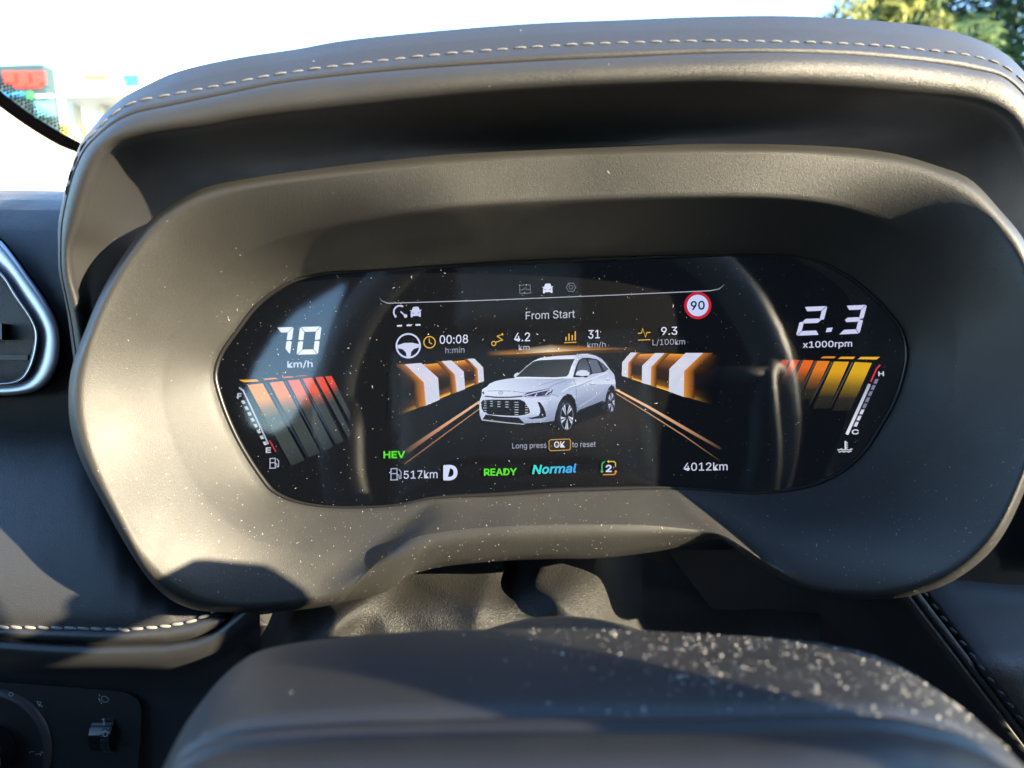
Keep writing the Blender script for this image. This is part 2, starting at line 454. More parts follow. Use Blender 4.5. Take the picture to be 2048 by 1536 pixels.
# lane lines
def fade(pts, wids, cols):
    g.line(pts, wids, cols)
L = z3([(782, 1038), (500, 1228), (330, 1345), (205, 1432)])
fade(L, [4, 6, 8, 10], [(235, 190, 150), (205, 150, 115), (150, 105, 80), (70, 50, 42)])
L = z3([(785, 1092), (500, 1300), (190, 1530)]); fade(L, [1.6, 2.0, 2.2], [(190, 145, 100), (170, 120, 80), (120, 85, 60)])
L = z4([(1068, 436), (1300, 560), (1560, 712), (1840, 872)]); fade(L, [4, 5, 6, 5], [(240, 190, 140), (235, 190, 150), (190, 140, 105), (40, 32, 28)])
L = z4([(1068, 464), (1300, 605), (1560, 770), (1830, 958)]); fade(L, [1.8, 2.2, 2.4, 2.0], [(190, 140, 95), (190, 150, 115), (170, 125, 90), (45, 36, 30)])
road = g.build()
# amber guard walls
def wall(name, tops, bots, n, lefts):
    g = Gfx(name)
    m = 9
    T = resample(tops, n); B = resample(bots, n)
    for i in range(n-1):
        for side in (0, 1): pass
    prof = [(0, (236, 168, 60)), (0.06, (214, 130, 44)), (0.2, (128, 74, 30)), (0.45, (40, 24, 18)), (0.72, (30, 18, 14)), (0.9, (120, 72, 28)), (0.965, (240, 170, 60)), (1, (250, 190, 80))]
    LAY[0] += 0.000002; k0 = len(g.V)
    for i in range(n):
        f = lefts(i/(n-1))
        for t, c in prof:
            p = T[i]*(1-t)+B[i]*t
            g.V.append(pt(p[0], p[1], LAY[0])); g.C.append((*lin(mixc(BK, c, f)), 1))
    q = len(prof)
    for i in range(n-1):
        for j in range(q-1):
            g.F.append((k0+i*q+j, k0+i*q+j+1, k0+(i+1)*q+j+1, k0+(i+1)*q+j))
    return g
gw = wall('guard_wall_graphic', z3([(60, 778), (260, 752), (480, 732), (700, 706), (790, 738), (815, 790)]), z3([(60, 1180), (300, 1085), (480, 1010), (660, 935), (780, 888), (818, 873)]), 28, lambda t: float(smoothstep(0.02, 0.42, t)))
gr = wall('guard_wall_graphic', z5([(82, 745), (120, 690), (320, 684), (560, 690), (760, 698)]), z5([(80, 830), (140, 852), (360, 925), (520, 975), (700, 1030)]), 28, lambda t: float(smoothstep(0.0, 0.4, 1-t)))
def glowband(g, P, wid, c0):       # amber glow along a chevron's inner edge, fading inwards
    pass
gw.build(); gr.build()
chev_l = [[(195,742),(325,732),(458,850),(470,1022),(362,1068),(345,885)], [(485,718),(562,712),(660,800),(670,938),(605,962),(590,825)], [(690,700),(742,697),(812,768),(820,875),(778,890),(768,780)]]
chev_r = [[(137,677),(180,677),(120,745),(117,842),(78,832),(80,742)], [(297,681),(360,681),(272,772),(268,893),(210,878),(212,765)], [(500,680),(615,680),(490,800),(487,970),(388,935),(392,785)]]
def chevcol(x, y): return (214+8*math.sin(x*0.9), 214+6*math.sin(y*1.3), 232)
for c in chev_l:
    P = z3(c); g = Gfx('chevron_graphic')
    wdt = (P[1][0]-P[0][0])
    inner = [P[0], P[5], P[4]]
    off = [(p[0]-wdt*0.62, p[1]+(0 if i < 2 else 5)) for i, p in enumerate(inner)]
    g.quad_strip(inner, off, [(170, 112, 50), (205, 128, 52), (220, 140, 50)], [(60, 40, 22), (42, 26, 18), (46, 28, 18)])
    g.poly(P, chevcol, sub=2); g.build()
for c in chev_r:
    P = z5(c); g = Gfx('chevron_graphic')
    wdt = (P[1][0]-P[0][0])
    inner = [P[1], P[2], P[3]]
    off = [(p[0]+wdt*0.62, p[1]+(0 if i < 2 else 4)) for i, p in enumerate(inner)]
    g.quad_strip(inner, off, [(190, 120, 50), (215, 135, 55), (225, 145, 50)], [(70, 45, 24), (45, 28, 18), (50, 30, 18)])
    g.poly(P, chevcol, sub=2); g.build()

# car picture ----------------------------------------------------------------
g = Gfx('vehicle_picture')
def bodyc(x, y):
    X = (x-940)*6.4; Y = (y-690)*6.4
    t = lambda a, b, v: min(1, max(0, (v-a)/(b-a)))
    if Y < 430 and X < 1345: c = mixc((196, 206, 228), (214, 222, 240), t(110, 200, Y))
    elif X > 1330:
        c = mixc((186, 196, 220), (120, 130, 158), t(500, 840, Y + (X-1350)*0.25))
        if Y < 500: c = mixc((176, 186, 210), (200, 208, 230), t(380, 480, Y))
    elif Y < 655: c = mixc((206, 215, 236), (158, 170, 200), t(350, 1150, X)*0.8 + t(560, 430, Y)*0.2)
    elif X > 950: c = mixc((188, 198, 222), (132, 143, 172), t(640, 960, Y))
    else: c = mixc((196, 205, 228), (140, 151, 180), t(850, 1000, Y))
    k = 5*math.sin(x*2.1+y*1.7)*math.sin(x*1.3-y*2.9)
    return tuple(min(255, v*1.07+k) for v in c)
# ground shadow
g.poly(zc([(100, 930), (700, 1040), (1180, 1080), (1300, 1060), (1800, 840), (1880, 700), (1200, 800)]), (5, 7, 12))
body = [(150,575),(185,550),(215,535),(250,495),(330,460),(480,432),(565,424),(640,350),(720,275),(810,205),(900,165),(1100,140),(1350,128),(1400,112),(1500,113),(1600,138),(1690,185),(1730,225),(1790,310),(1845,375),(1862,470),(1865,560),(1850,640),(1735,722),(1690,742),(1500,815),(1400,850),(1365,862),(1200,940),(1075,968),(985,985),(720,1003),(640,1006),(400,985),(150,962),(125,900),(120,800),(120,720),(150,640)]
g.poly(zc(body), bodyc, sub=4)
DK = (22, 27, 38)
g.poly(zc([(585,414),(700,300),(810,212),(880,196),(1100,184),(1342,178),(1300,262),(1265,370),(1235,405),(1100,414)]), lambda x, y: mixc((34, 40, 44), (74, 80, 84), min(1, max(0, (x-1040)/110*0.6+(y-722)/40*0.5))), sub=3)
g.line(zc([(575, 416), (700, 412), (1100, 420), (1240, 408)]), 1.6, (235, 240, 250))
g.line(zc([(860, 172), (940, 152), (1000, 148)]), 1.2, (70, 78, 92))
g.line(zc([(1375, 130), (1420, 112), (1500, 110), (1600, 133), (1690, 180)]), 1.8, (120, 128, 146)).line(zc([(1390, 126), (1500, 122), (1640, 160)]), 1.0, (235, 240, 252))
g.poly(zc([(1318,412),(1352,285),(1392,195),(1440,165),(1520,163),(1620,180),(1700,235),(1772,308),(1720,345),(1560,372),(1500,402),(1400,412)]), DK)
g.poly(zc([(1350,392),(1380,262),(1410,198),(1450,178),(1490,180),(1530,290),(1542,368)]), lambda x, y: mixc((70, 78, 92), (110, 118, 136), (y-718)/40), sub=2)
g.poly(zc([(1512,186),(1622,192),(1690,338),(1572,366)]), (98, 106, 124))
g.poly(zc([(1655,208),(1700,246),(1760,310),(1716,328)]), (86, 94, 112))
g.poly(zc([(1352,385),(1368,342),(1420,320),(1490,325),(1532,358),(1522,395),(1480,416),(1440,400),(1390,400)]), (214, 222, 242))
g.poly(zc([(1352,385),(1440,398),(1522,390),(1500,412),(1475,418),(1440,404),(1390,404)]), (30, 34, 44))
g.poly(zc([(558,404),(574,366),(612,352),(632,362),(588,412)]), (206, 214, 236))
# panel lines
PL = (120, 130, 158)
g.line(zc([(225, 590), (350, 585), (520, 590), (700, 610), (745, 615)]), 1.0, PL)
g.line(zc([(880, 520), (980, 490), (1100, 455), (1200, 425)]), 1.2, (150, 160, 188))
g.line(zc([(1000, 555), (1080, 505), (1170, 475), (1235, 455)]), 1.0, PL)
g.line(zc([(1325, 435), (1355, 520), (1365, 700), (1375, 845)]), 1.0, PL)
g.line(zc([(1180, 600), (1260, 545), (1400, 500), (1560, 430), (1760, 350)]), 2.4, (222, 229, 248))
g.line(zc([(1260, 560), (1400, 520), (1560, 450)]), 2.0, (168, 178, 206))
g.line(zc([(1400, 790), (1560, 690), (1720, 560)]), 2.4, (176, 186, 212))
g.poly(zc([(1535,490),(1565,472),(1590,482),(1592,500),(1560,510)]), (226, 232, 250)); g.line(zc([(1535, 492), (1560, 512), (1594, 500)]), 1.1, (70, 78, 100))
g.poly(zc([(1738,432),(1762,416),(1784,424),(1784,440),(1760,448)]), (226, 232, 250)); g.line(zc([(1738, 434), (1760, 450), (1786, 440)]), 1.0, (70, 78, 100))
g.poly(zc([(1372,850),(1395,832),(1690,716),(1722,722),(1690,742),(1400,856)]), DK)
g.line(zc([(1050, 628), (1140, 665)]), 1.0, PL)
# nose: strip, badge, headlamps, grille, intakes
g.line(zc([(185, 655), (330, 672), (500, 672), (700, 655), (800, 660)]), 2.2, (40, 44, 56)); g.line(zc([(195, 648), (340, 662), (520, 660), (700, 645)]), 1.0, (150, 154, 160))
g.ring(940+393/6.4, 690+612/6.4, 4.6, 1.2, (150, 160, 186), n=8, ry=3.4); g.line(zc([(375, 618), (388, 604), (396, 618), (412, 604)]), 0.9, (150, 160, 186))
g.poly(zc([(660,655),(740,606),(880,580),(1000,558),(1066,566),(1045,622),(1005,660),(850,672),(730,668)]), (44, 48, 78))
g.line(zc([(670, 655), (820, 612), (1000, 572), (1055, 572)]), 2.0, (205, 210, 245)); g.line(zc([(720, 655), (850, 665), (1000, 650), (1040, 610)]), 1.6, (190, 196, 235))
g.line(zc([(850, 668), (830, 655), (860, 620)]), 1.4, (230, 234, 255)); g.disc(940+940/6.4, 690+628/6.4, 3.6, (70, 76, 110)); g.line(zc([(965, 640), (1000, 600), (1040, 585)]), 2.2, (215, 220, 250))
g.poly(zc([(150,575),(185,610),(178,640),(155,612)]), (60, 80, 150))
g.poly(zc([(135,742),(165,705),(250,698),(640,698),(700,726),(762,825),(768,868),(720,896),(600,908),(480,905),(250,890),(170,858),(140,805)]), (16, 20, 32))
g.line(zc([(135,742),(140,805),(170,862),(250,897),(480,914),(600,914),(730,898),(775,866)]), 1.6, (206, 214, 232))
for cx, ys, wd in ((195, (716, 745, 775, 805, 838, 865), 32), (275, (720, 750, 780), 36), (370, (726, 757, 788), 40), (473, (730, 762, 794), 46), (595, (733, 765, 797, 830, 862, 893), 52), (725, (770, 800, 830, 862, 885), 40), (145, (762, 795), 14)):
    for y in ys: g.line(zc([(cx-wd/2, y), (cx+wd/2, y+1)]), 1.2, (208, 214, 232))
g.poly(zc([(195,888),(400,915),(625,930),(695,1000),(640,1008),(160,950)]), (20, 24, 34))
g.line(zc([(150, 960), (400, 988), (700, 1016)]), 2.0, (170, 178, 186)); g.line(zc([(190, 895), (150, 945)]), 2.2, (215, 222, 240))
g.poly(zc([(862,727),(900,735),(945,800),(972,880),(975,915),(930,937),(790,948),(725,932),(800,925),(880,905),(897,860),(895,810)]), (26, 32, 46))
g.disc(940+928/6.4, 690+893/6.4, 1.4, (200, 206, 226))
# wheels
g.poly(zc([(1078,972),(1095,870),(1135,745),(1185,665),(1245,622),(1300,636),(1345,700),(1366,800),(1368,865),(1330,980),(1200,1060),(1120,1020)]), (14, 18, 28))
cxw, cyw = 940+1225/6.4, 690+898/6.4
g.disc(cxw, cyw, 105/6.4, (34, 42, 62), ry=192/6.4)
cxw, cyw = 940+1240/6.4, 690+918/6.4
g.disc(cxw, cyw, 80/6.4, (16, 18, 26), ry=166/6.4); g.ring(cxw, cyw, 79/6.4, 1.2, (120, 128, 150), ry=165/6.4)
for k in range(5):
    for da in (-0.17, 0.17):
        a = k*2*math.pi/5 + 0.35 + da
        g.poly([(cxw+2*math.cos(a-.5), cyw+4*math.sin(a-.5)), (cxw+76/6.4*math.cos(a-.10), cyw+160/6.4*math.sin(a-.10)), (cxw+76/6.4*math.cos(a+.12), cyw+160/6.4*math.sin(a+.12))], (214, 220, 240))
g.poly(zc([(1728,725),(1745,630),(1775,550),(1812,508),(1848,540),(1866,640),(1850,760),(1760,860),(1690,850),(1680,760)]), (16, 20, 30))
cxw, cyw = 940+1810/6.4, 690+730/6.4
g.disc(cxw, cyw, 52/6.4, (32, 40, 58), ry=150/6.4); g.disc(cxw, cyw+1, 40/6.4, (16, 18, 26), ry=122/6.4); g.ring(cxw, cyw+1, 39/6.4, 1.0, (110, 118, 140), ry=120/6.4)
for k in range(5):
    for da in (-0.17, 0.17):
        a = k*2*math.pi/5 + 0.1 + da
        g.poly([(cxw+1*math.cos(a-.5), cyw+3*math.sin(a-.5)), (cxw+38/6.4*math.cos(a-.12), cyw+118/6.4*math.sin(a-.12)), (cxw+38/6.4*math.cos(a+.12), cyw+118/6.4*math.sin(a+.12))], (205, 212, 234))
g.build(screen, 'picture of a white car seen from its front corner')

# seven-segment numerals ------------------------------------------------------
def digit(name, x0, y0, x1, y1, segs, slant, wd, col, yshift=0.0):
    """digit in the box x0..x1, y0..y1 at its base; slant = shift of the top to the right"""
    def q(a, b):                     # a 0..1 across, b 0..1 down
        return (x0 + a*(x1-x0) + slant*(1-b), y0 + b*(y1-y0) - yshift*a)
    g = Gfx(name); tw = wd/(x1-x0); th = wd/(y1-y0); e = 0.018
    S = {'a': [(0.06, 0), (0.94, 0), (1-tw-.02, th), (tw+.02, th)], 'd': [(tw+.02, 1-th), (1-tw-.02, 1-th), (0.94, 1), (0.06, 1)],
         'b': [(1, 0.05), (1, 0.46), (1-tw*.5, 0.5-e), (1-tw, 0.47), (1-tw, th+.01), (.965, 0.012)], 'c': [(1-tw*.5, 0.5+e), (1, 0.54), (1, .95), (.965, .988), (1-tw, 1-th-.01), (1-tw, .53)],
         'f': [(0, 0.05), (.035, .012), (tw, th+.01), (tw, .47), (tw*.5, .5-e), (0, .46)], 'e': [(tw*.5, .5+e), (tw, .53), (tw, 1-th-.01), (.035, .988), (0, .95), (0, .54)],
         'g': [(tw*.7, .5), (tw+.04, .5-th/2), (1-tw-.04, .5-th/2), (1-tw*.7, .5), (1-tw-.04, .5+th/2), (tw+.04, .5+th/2)]}
    for s in segs: g.poly([q(*p) for p in S[s]], col)
    return g.build()
DW = (232, 234, 244)
digit('speed_digit', 545, 655, 580, 709, 'abc', 7.5, 10.5, DW, 1.0); digit('speed_digit', 593, 654, 636, 709.5, 'abcdef', 7, 10, DW, 1.2)
RW = (206, 210, 246)
digit('rev_digit', 1592, 614, 1640, 671.5, 'abged', 15, 9, RW, 2.0); digit('rev_digit', 1676, 611.5, 1719, 669, 'abgcd', 15, 9, RW, 2.0)
Gfx('decimal_point').poly([(1654, 656), (1665.5, 655), (1662.5, 663.5), (1651.5, 664.5)], RW).build()
text('speed_unit', 'km/h', 575, 625, 722.5, 735, (205, 214, 235), 1.2, 0.016)
text('rev_unit', 'x1000rpm', 1606, 1704, 683.5, 695.5, (205, 208, 238), 1.6, 0.016)
text('gauge_letter', 'F', 475, 483, 787, 797.5, (190, 198, 212), 3, 0.03); text('gauge_letter', 'E', 532, 541.5, 895.5, 905.5, (200, 205, 214), 3, 0.03)
text('gauge_letter', 'H', 1757, 1767.5, 743.5, 752, (210, 212, 232), 2, 0.03); text('gauge_letter', 'C', 1704, 1717, 859.5, 868.5, (220, 222, 236), 2, 0.03)

# orange bars of the power and rev gauges ---------------------------------------
def bar(q, ctop, cbot, kneel, kneeh):
    g = Gfx('gauge_bar'); tl, tr, br, bl = [np.array(p) for p in q]
    A = []; B = []; C = []
    for t in (0, .1, .2, kneel, (kneel+kneeh)/2, kneeh, .8, 1):
        A.append(tl*(1-t)+bl*t); B.append(tr*(1-t)+br*t)
        f = float(smoothstep(kneel, kneeh, t)); C.append(mixc(ctop, cbot, f) if t < .99 else mixc(ctop, mixc(cbot, BK, .3), 1))
    g.quad_strip(A, B, C, C)
    g.build()
bars = [[(295,118),(415,105),(745,710),(640,755)], [(468,98),(575,88),(865,650),(780,690)], [(612,82),(702,75),(972,600),(900,640)], [(728,68),(805,60),(1055,560),(1000,585)], [(828,57),(890,52),(1114,505),(1092,545)], [(905,50),(958,47),(1105,335),(1105,412)]]
bc = [(238, 160, 66), (238, 140, 70), (238, 112, 66), (236, 92, 48), (232, 78, 52), (222, 76, 60)]
for q, c in zip(bars, bc): bar(z2(q), c, (62, 70, 70), 0.20, 0.42)
for q, c in zip([[(228,78),(365,73),(388,90),(265,97)], [(412,68),(510,60),(540,70),(440,78)], [(555,55),(640,48),(670,57),(585,64)], [(680,45),(740,38),(775,45),(710,52)]], [(245, 165, 40), (235, 140, 60), (225, 110, 80), (190, 80, 60)]):
    Gfx('gauge_tick').poly(z2(q), c).build()
rb = [[(920,632),(1070,640),(880,1060),(720,1060)], [(738,628),(870,630),(690,1040),(550,1040)], [(590,622),(700,624),(545,960),(440,960)], [(468,615),(560,618),(425,900),(335,900)], [(368,612),(437,615),(320,830),(255,830)], [(285,612),(348,612),(285,740),(225,740)]]
rc = [(222, 172, 30), (226, 164, 34), (228, 126, 40), (226, 104, 42), (212, 88, 52), (200, 84, 66)]
for q, c in zip(rb, rc): bar(z6(q), c, (44, 42, 36), 0.22, 0.75)
for q, c in zip([[(945,607),(975,587),(1140,587),(1110,611)], [(770,604),(800,586),(925,586),(905,606)], [(620,599),(645,583),(755,583),(735,600)]], [(240, 180, 50), (236, 170, 45), (225, 140, 45)]):
    Gfx('gauge_tick').poly(z6(q), c).build()
for a, b_ in (((437, 100), (770, 690)), ((592, 88), (890, 640)), ((715, 75), (990, 580))):      # grey dividers between the bars
    Gfx('gauge_divider').line(z2([a, b_]), 3.2, [(66, 84, 112), (30, 36, 46)]).build()
for a, b_ in (((900, 635), (700, 1040)), ((722, 630), (520, 1010)), ((578, 622), (400, 980)), ((455, 616), (310, 890))):
    Gfx('gauge_divider').line(z6([a, b_]), 3.0, [(92, 92, 88), (34, 36, 36)]).build()
# fuel and temperature scales
Gfx('scale_line').line(z1([(228, 1082), (262, 1108), (460, 1530)]), 3.2, [(150, 168, 190), (200, 210, 225), (160, 175, 205)]).build()
Gfx('scale_line').line(z2([(468, 553), (520, 646)]), 3.0, (196, 40, 62)).build()
Gfx('scale_line').line(z6([(1144, 656), (1112, 690), (1060, 806)]), 3.2, (206, 62, 74)).build()
Gfx('scale_line').line(z6([(1050, 825), (850, 1268)]), 6, [(170, 180, 200), (235, 238, 250)]).build()
for k in range(8):
    a = np.array((258, 243)) + (np.array((428, 567))-np.array((258, 243)))*k/7; d = np.array((14, 26))
    P = [(a[0]-14, a[1]), (a[0]+10, a[1]-6), (a[0]+10+d[0], a[1]-6+d[1]), (a[0]-14+d[0], a[1]+d[1])]
    Gfx('scale_segment').poly(z2(P), (196, 204, 206)).build()
    a = np.array((1112, 780)) + (np.array((938, 1156))-np.array((1112, 780)))*k/7; d = np.array((-19, 40))
    P = [(a[0]-10, a[1]), (a[0]+18, a[1]+2), (a[0]+18+d[0], a[1]+d[1]+4), (a[0]-10+d[0], a[1]+d[1])]
    Gfx('scale_segment').poly(z6(P), (128, 126, 150) if k < 5 else (214, 214, 232)).build()

# pictograms --------------------------------------------------------------------
def pump(x, y, s, col, lw):
    g = Gfx('fuel_pump_icon')
    T = lambda L: [(x+a*s, y+b*s-a*s*.03) for a, b in L]
    g.line(T([(0, 1), (0, 0), (.55, 0), (.55, 1)]), lw, col); g.line(T([(-.08, 1.02), (.65, 1.02)]), lw, col); g.line(T([(0, .45), (.55, .45)]), lw, col)
    g.line(T([(.55, .55), (.72, .58), (.74, .9), (.9, .9), (.92, .35), (.72, .05)]), lw*.85, col)
    return g.build()
pump(540, 917, 19, (190, 198, 216), 1.7); pump(782, 937.5, 22, (176, 186, 214), 1.9)
g = Gfx('coolant_icon'); zz = z6
g.line(zz([(838, 1325), (838, 1398)]), 3.4, (220, 224, 236))
for y in (1340, 1360, 1380): g.line(zz([(840, y), (860, y+2)]), 1.8, (210, 214, 228))
for y0, xa, xb in ((1400, 768, 900), (1418, 778, 892)):
    g.line(zz([(xa+(xb-xa)*k/12, y0+5*math.sin(k*1.55)) for k in range(13)]), 2.0, (210, 214, 228))
g.build()
def car_icon(name, cx, cy, s, col):
    g = Gfx(name); T = lambda L: [(cx+a*s, cy+b*s-a*s*.05) for a, b in L]
    g.poly(T([(-.55,-.05),(-.36,-.55),(-.26,-.62),(.26,-.62),(.36,-.55),(.55,-.05),(.62,.05),(.64,.55),(.60,.66),(.40,.66),(.36,.52),(-.36,.52),(-.40,.66),(-.60,.66),(-.64,.55),(-.62,.05)]), col)
    g.poly(T([(-.74,-.24),(-.48,-.2),(-.5,-.06),(-.70,-.12)]), col).poly(T([(.74,-.24),(.48,-.2),(.5,-.06),(.70,-.12)]), col)
    g.poly(T([(-.46,.08),(-.20,.18),(-.24,.24),(-.46,.16)]), (40, 46, 66)).poly(T([(.46,.08),(.20,.18),(.24,.24),(.46,.16)]), (40, 46, 66))
    return g
car_icon('vehicle_tab_icon', 1095.5, 576.5, 15, (222, 228, 252)).build()
g = car_icon('cruise_control_icon', 831.5, 623.5, 16, (204, 210, 242))
g.ring(800, 624, 12.5, 3.2, (200, 206, 240), n=20, a0=math.radians(140), a1=math.radians(300)); g.line([(801, 623), (812, 633)], 2.6, (200, 206, 240)); g.disc(811, 632, 3.6, (200, 206, 240)); g.disc(791, 633, 2.2, (200, 206, 240)); g.build()
for x in (798, 817, 835):
    Gfx('set_speed_dash').line([(x-4, 650.8-(x-817)*.05), (x+6, 650.4-(x-817)*.05)], 3.2, (222, 228, 252)).build()
g = Gfx('steering_assist_icon'); cx, cy = 816.5, 691.5
g.ring(cx, cy, 23.6, 3.4, (206, 212, 242), n=48)
g.poly([(cx-22, cy-1), (cx-8, cy-5.5), (cx+8, cy-6), (cx+22, cy-3), (cx+21, cy+3.5), (cx+12, cy+6), (cx+6, cy+12), (cx+4.5, cy+23), (cx-3, cy+23), (cx-5, cy+13), (cx-11, cy+7), (cx-21, cy+5)], (206, 212, 242)); g.build()
g = Gfx('clock_icon'); g.ring(859, 684.5, 11.4, 2.2, AMB, n=36); g.line([(858.5, 677), (858.7, 685), (864, 688)], 1.9, AMB); g.build()
g = Gfx('trip_route_icon'); g.ring(987.5, 687, 4.2, 2.0, AMB, n=18); g.line([(991, 684.5), (1005, 680), (994.5, 672.5), (1001, 670)], 2.0, AMB); g.disc(1004.5, 668.7, 2.3, AMB); g.build()
g = Gfx('average_speed_icon')
for x, h in ((1132, 8), (1138, 14), (1144.5, 11), (1150.5, 18)): g.line([(x, 681.5-(x-1132)*.05), (x, 681.5-h-(x-1132)*.05)], 2.6, AMB)
g.line([(1128.5, 685.5), (1153, 684.5)], 1.8, AMB); g.build()
g = Gfx('consumption_icon'); g.line(z5([(184, 551), (208, 548), (216, 518), (234, 576), (243, 546), (267, 544)]), 2.0, AMB); g.line(z5([(184, 596), (266, 592)]), 1.8, AMB); g.build()
g = Gfx('pulse_tab_icon'); GI = (120, 126, 142)
g.line(z3([(1100, 120), (1183, 117), (1184, 182), (1101, 185)]), 1.3, GI, closed=True); g.line(z3([(1103, 158), (1125, 156), (1133, 140), (1140, 168), (1150, 132), (1158, 158), (1170, 154), (1182, 152)]), 1.2, GI); g.build()
g = Gfx('settings_tab_icon'); cx, cy = 1142, 574.5
g.line([(cx+9.6*math.cos(math.radians(60*k)), cy+9.6*math.sin(math.radians(60*k))) for k in range(6)], 1.3, GI, closed=True); g.ring(cx, cy, 3.8, 1.3, GI, n=20); g.build()
Gfx('tray_line').line([(757, 594), (764, 602), (776, 606.5), (960, 601), (1220, 590.5), (1420, 581.5), (1438, 578), (1449, 569)], 1.8, [(50, 56, 68), (120, 128, 140), (170, 176, 186), (175, 180, 190), (165, 170, 180), (170, 174, 184), (140, 144, 156), (70, 74, 84)]).build()
g = Gfx('speed_limit_sign'); g.disc(1395.5, 611, 27.2, (196, 36, 58), n=48); g.disc(1395.5, 611, 21.4, (198, 212, 250), n=44); sgn = g.build()
text('speed_limit_number', '90', 1382, 1409, 603, 619.5, (28, 34, 52), 2.0, 0.02)
# words and numbers
text('trip_title', 'From Start', 1051.5, 1150, 623.5, 639, (196, 200, 216), 2.2)
text('trip_time', '00:08', 879.5, 936, 671, 687.5, (222, 226, 248), 1.6, 0.006); text('trip_time_unit', 'h:min', 890.5, 929, 695, 706.5, DIM, 2.0)
text('trip_distance', '4.2', 1028.5, 1060, 666, 683, (222, 226, 248), 1.8, 0.006); text('trip_distance_unit', 'km', 1037.5, 1059, 689.5, 700.5, (190, 192, 208), 1.5)
text('trip_speed', '31', 1176.5, 1199.5, 660.5, 677, (222, 226, 248), 1.6, 0.006); text('trip_speed_unit', 'km/h', 1174.5, 1211.5, 684.5, 695, DIM, 1.5)
text('trip_consumption', '9.3', 1322.5, 1354.5, 654.5, 670, (222, 226, 248), 1.8, 0.006); text('trip_consumption_unit', 'L/100km', 1305, 1370, 679, 690.5, DIM, 1.6)
GRN = (92, 226, 44)
text('hybrid_word', 'HEV', 767.5, 809.5, 903, 916, GRN, 0.8, 0.030)
text('range_text', '517km', 807.5, 875, 942, 957.5, (206, 212, 238), 1.4, 0.004)
text('gear_letter', 'D', 888.5, 913, 932, 959, (214, 222, 255), 1.5, 0.040)
text('ready_word', 'READY', 968.5, 1033, 938, 951, GRN, 1.2, 0.028)
text('drive_mode_word', 'Normal', 1065, 1152, 931, 947.5, lambda x, y: mixc((62, 232, 208), (70, 160, 240), (x-1065)/88), 2.0, 0.028, 0.18)
text('odometer_text', '4012km', 1367.5, 1455, 926, 941.5, (208, 214, 236), 0.8, 0.004)
text('hint_word', 'Long press', 1024.5, 1093, 886.5, 897, (176, 178, 196), 1.2); text('hint_word', 'to reset', 1144, 1191.5, 883.5, 894.5, (176, 178, 196), 1.2)
g = Gfx('ok_button'); 
bx0, bx1, by0, by1 = 1098, 1141, 878.5, 900.5
rr = [(bx0+3, by0+1), (bx1-3, by0-.5), (bx1, by0+2.5), (bx1, by1-3), (bx1-3, by1-.5), (bx0+3, by1+1), (bx0, by1-2), (bx0, by0+4)]
g.poly(rr, (44, 36, 24)); g.line(rr, 1.7, (196, 150, 66), closed=True); g.build()
text('ok_word', 'OK', 1108.5, 1129.5, 883.5, 895, (226, 226, 236), 1.2, 0.016)
g = Gfx('recuperation_icon')
def arrow(pts, c, hd):
    g.line(pts, 2.1, c); p = np.array(pts[-1]); d = np.array(hd); n_ = np.array((-d[1], d[0])); g.poly([tuple(p+d*4.2), tuple(p+n_*3.4), tuple(p-n_*3.4)], c)
arrow([(1231, 934), (1231, 926), (1228, 923), (1218, 923)], (222, 190, 44), (-1, .03)); arrow([(1210, 923.5), (1206, 925), (1204, 928), (1204, 942)], (60, 200, 90), (0, 1))
arrow([(1206, 949.5), (1228, 949), (1231, 947), (1231.5, 944)], (232, 146, 50), (0.05, -1)); g.build()
text('recuperation_level', '2', 1212, 1223, 930.5, 943.5, (210, 218, 250), 0.5, 0.03)

# ================================================================== binnacle hood
H0 = [(170,830),(150,740),(136,638),(129,597),(117,541),(116,497),(116,450),(126,396),(141,337),(161,287),(176,266),(199,238),(224,214),(255,190),(293,170),(352,144),(469,117),(600,97),(676,83),(852,64),(1071,47),(1247,40),(1400,34),(1558,32),(1685,37),(1811,47),(1906,63),(1985,92),(2033,127),(2075,180),(2108,250),(2128,340),(2138,450),(2140,600),(2130,830)]
H1 = [(174,830),(154,740),(139,638),(131,597),(120,541),(119,497),(120,450),(130,396),(146,337),(166,290),(182,272),(206,246),(232,224),(264,206),(328,192),(440,171),(554,149),(715,127),(882,109),(1054,95),(1225,86),(1379,82.5),(1447,82),(1621,85),(1748,91),(1875,103),(1944,112),(2001,130),(2040,158),(2078,210),(2100,270),(2118,350),(2128,450),(2130,600),(2120,830)]
H2 = [(178,830),(158,740),(142,638),(134,600),(123,541),(122,497),(124,450),(134,396),(150,340),(172,296),(189,278),(213,257),(242,238),(275,225),(340,211),(450,188),(560,166),(764,143),(1071,122),(1247,114),(1400,107),(1558,105),(1716,111),(1875,127),(1940,138),(2001,152),(2036,178),(2068,220),(2092,280),(2108,360),(2118,450),(2120,600),(2110,830)]
H3 = [(205,830),(185,740),(172,650),(162,600),(150,562),(145,500),(164,450),(182,390),(205,331),(234,293),(280,278),(340,268),(410,258),(500,242),(720,217),(939,195),(1115,183),(1260,177),(1400,173),(1530,175),(1653,180),(1811,193),(1938,209),(2001,236),(2030,270),(2056,330),(2072,400),(2080,500),(2085,600),(2080,830)]
ha = np.radians(np.r_[np.linspace(-184, -150, 40), np.linspace(-149.6, -20, 240), np.linspace(-19, 4, 24)])
h0 = polar(H0, ha, False); h1 = polar(H1, ha, False); h2 = polar(H2, ha, False); h3 = polar(H3, ha, False)
hb = polar(B0, ha)
def hoodw(P):
    t = smoothstep(760, 150, P[:, 1]); side = smoothstep(1500, 2100, P[:, 0])
    return 0.028 + 0.0365*t - 0.012*side*t
wh = hoodw(h2)
NH = len(ha)
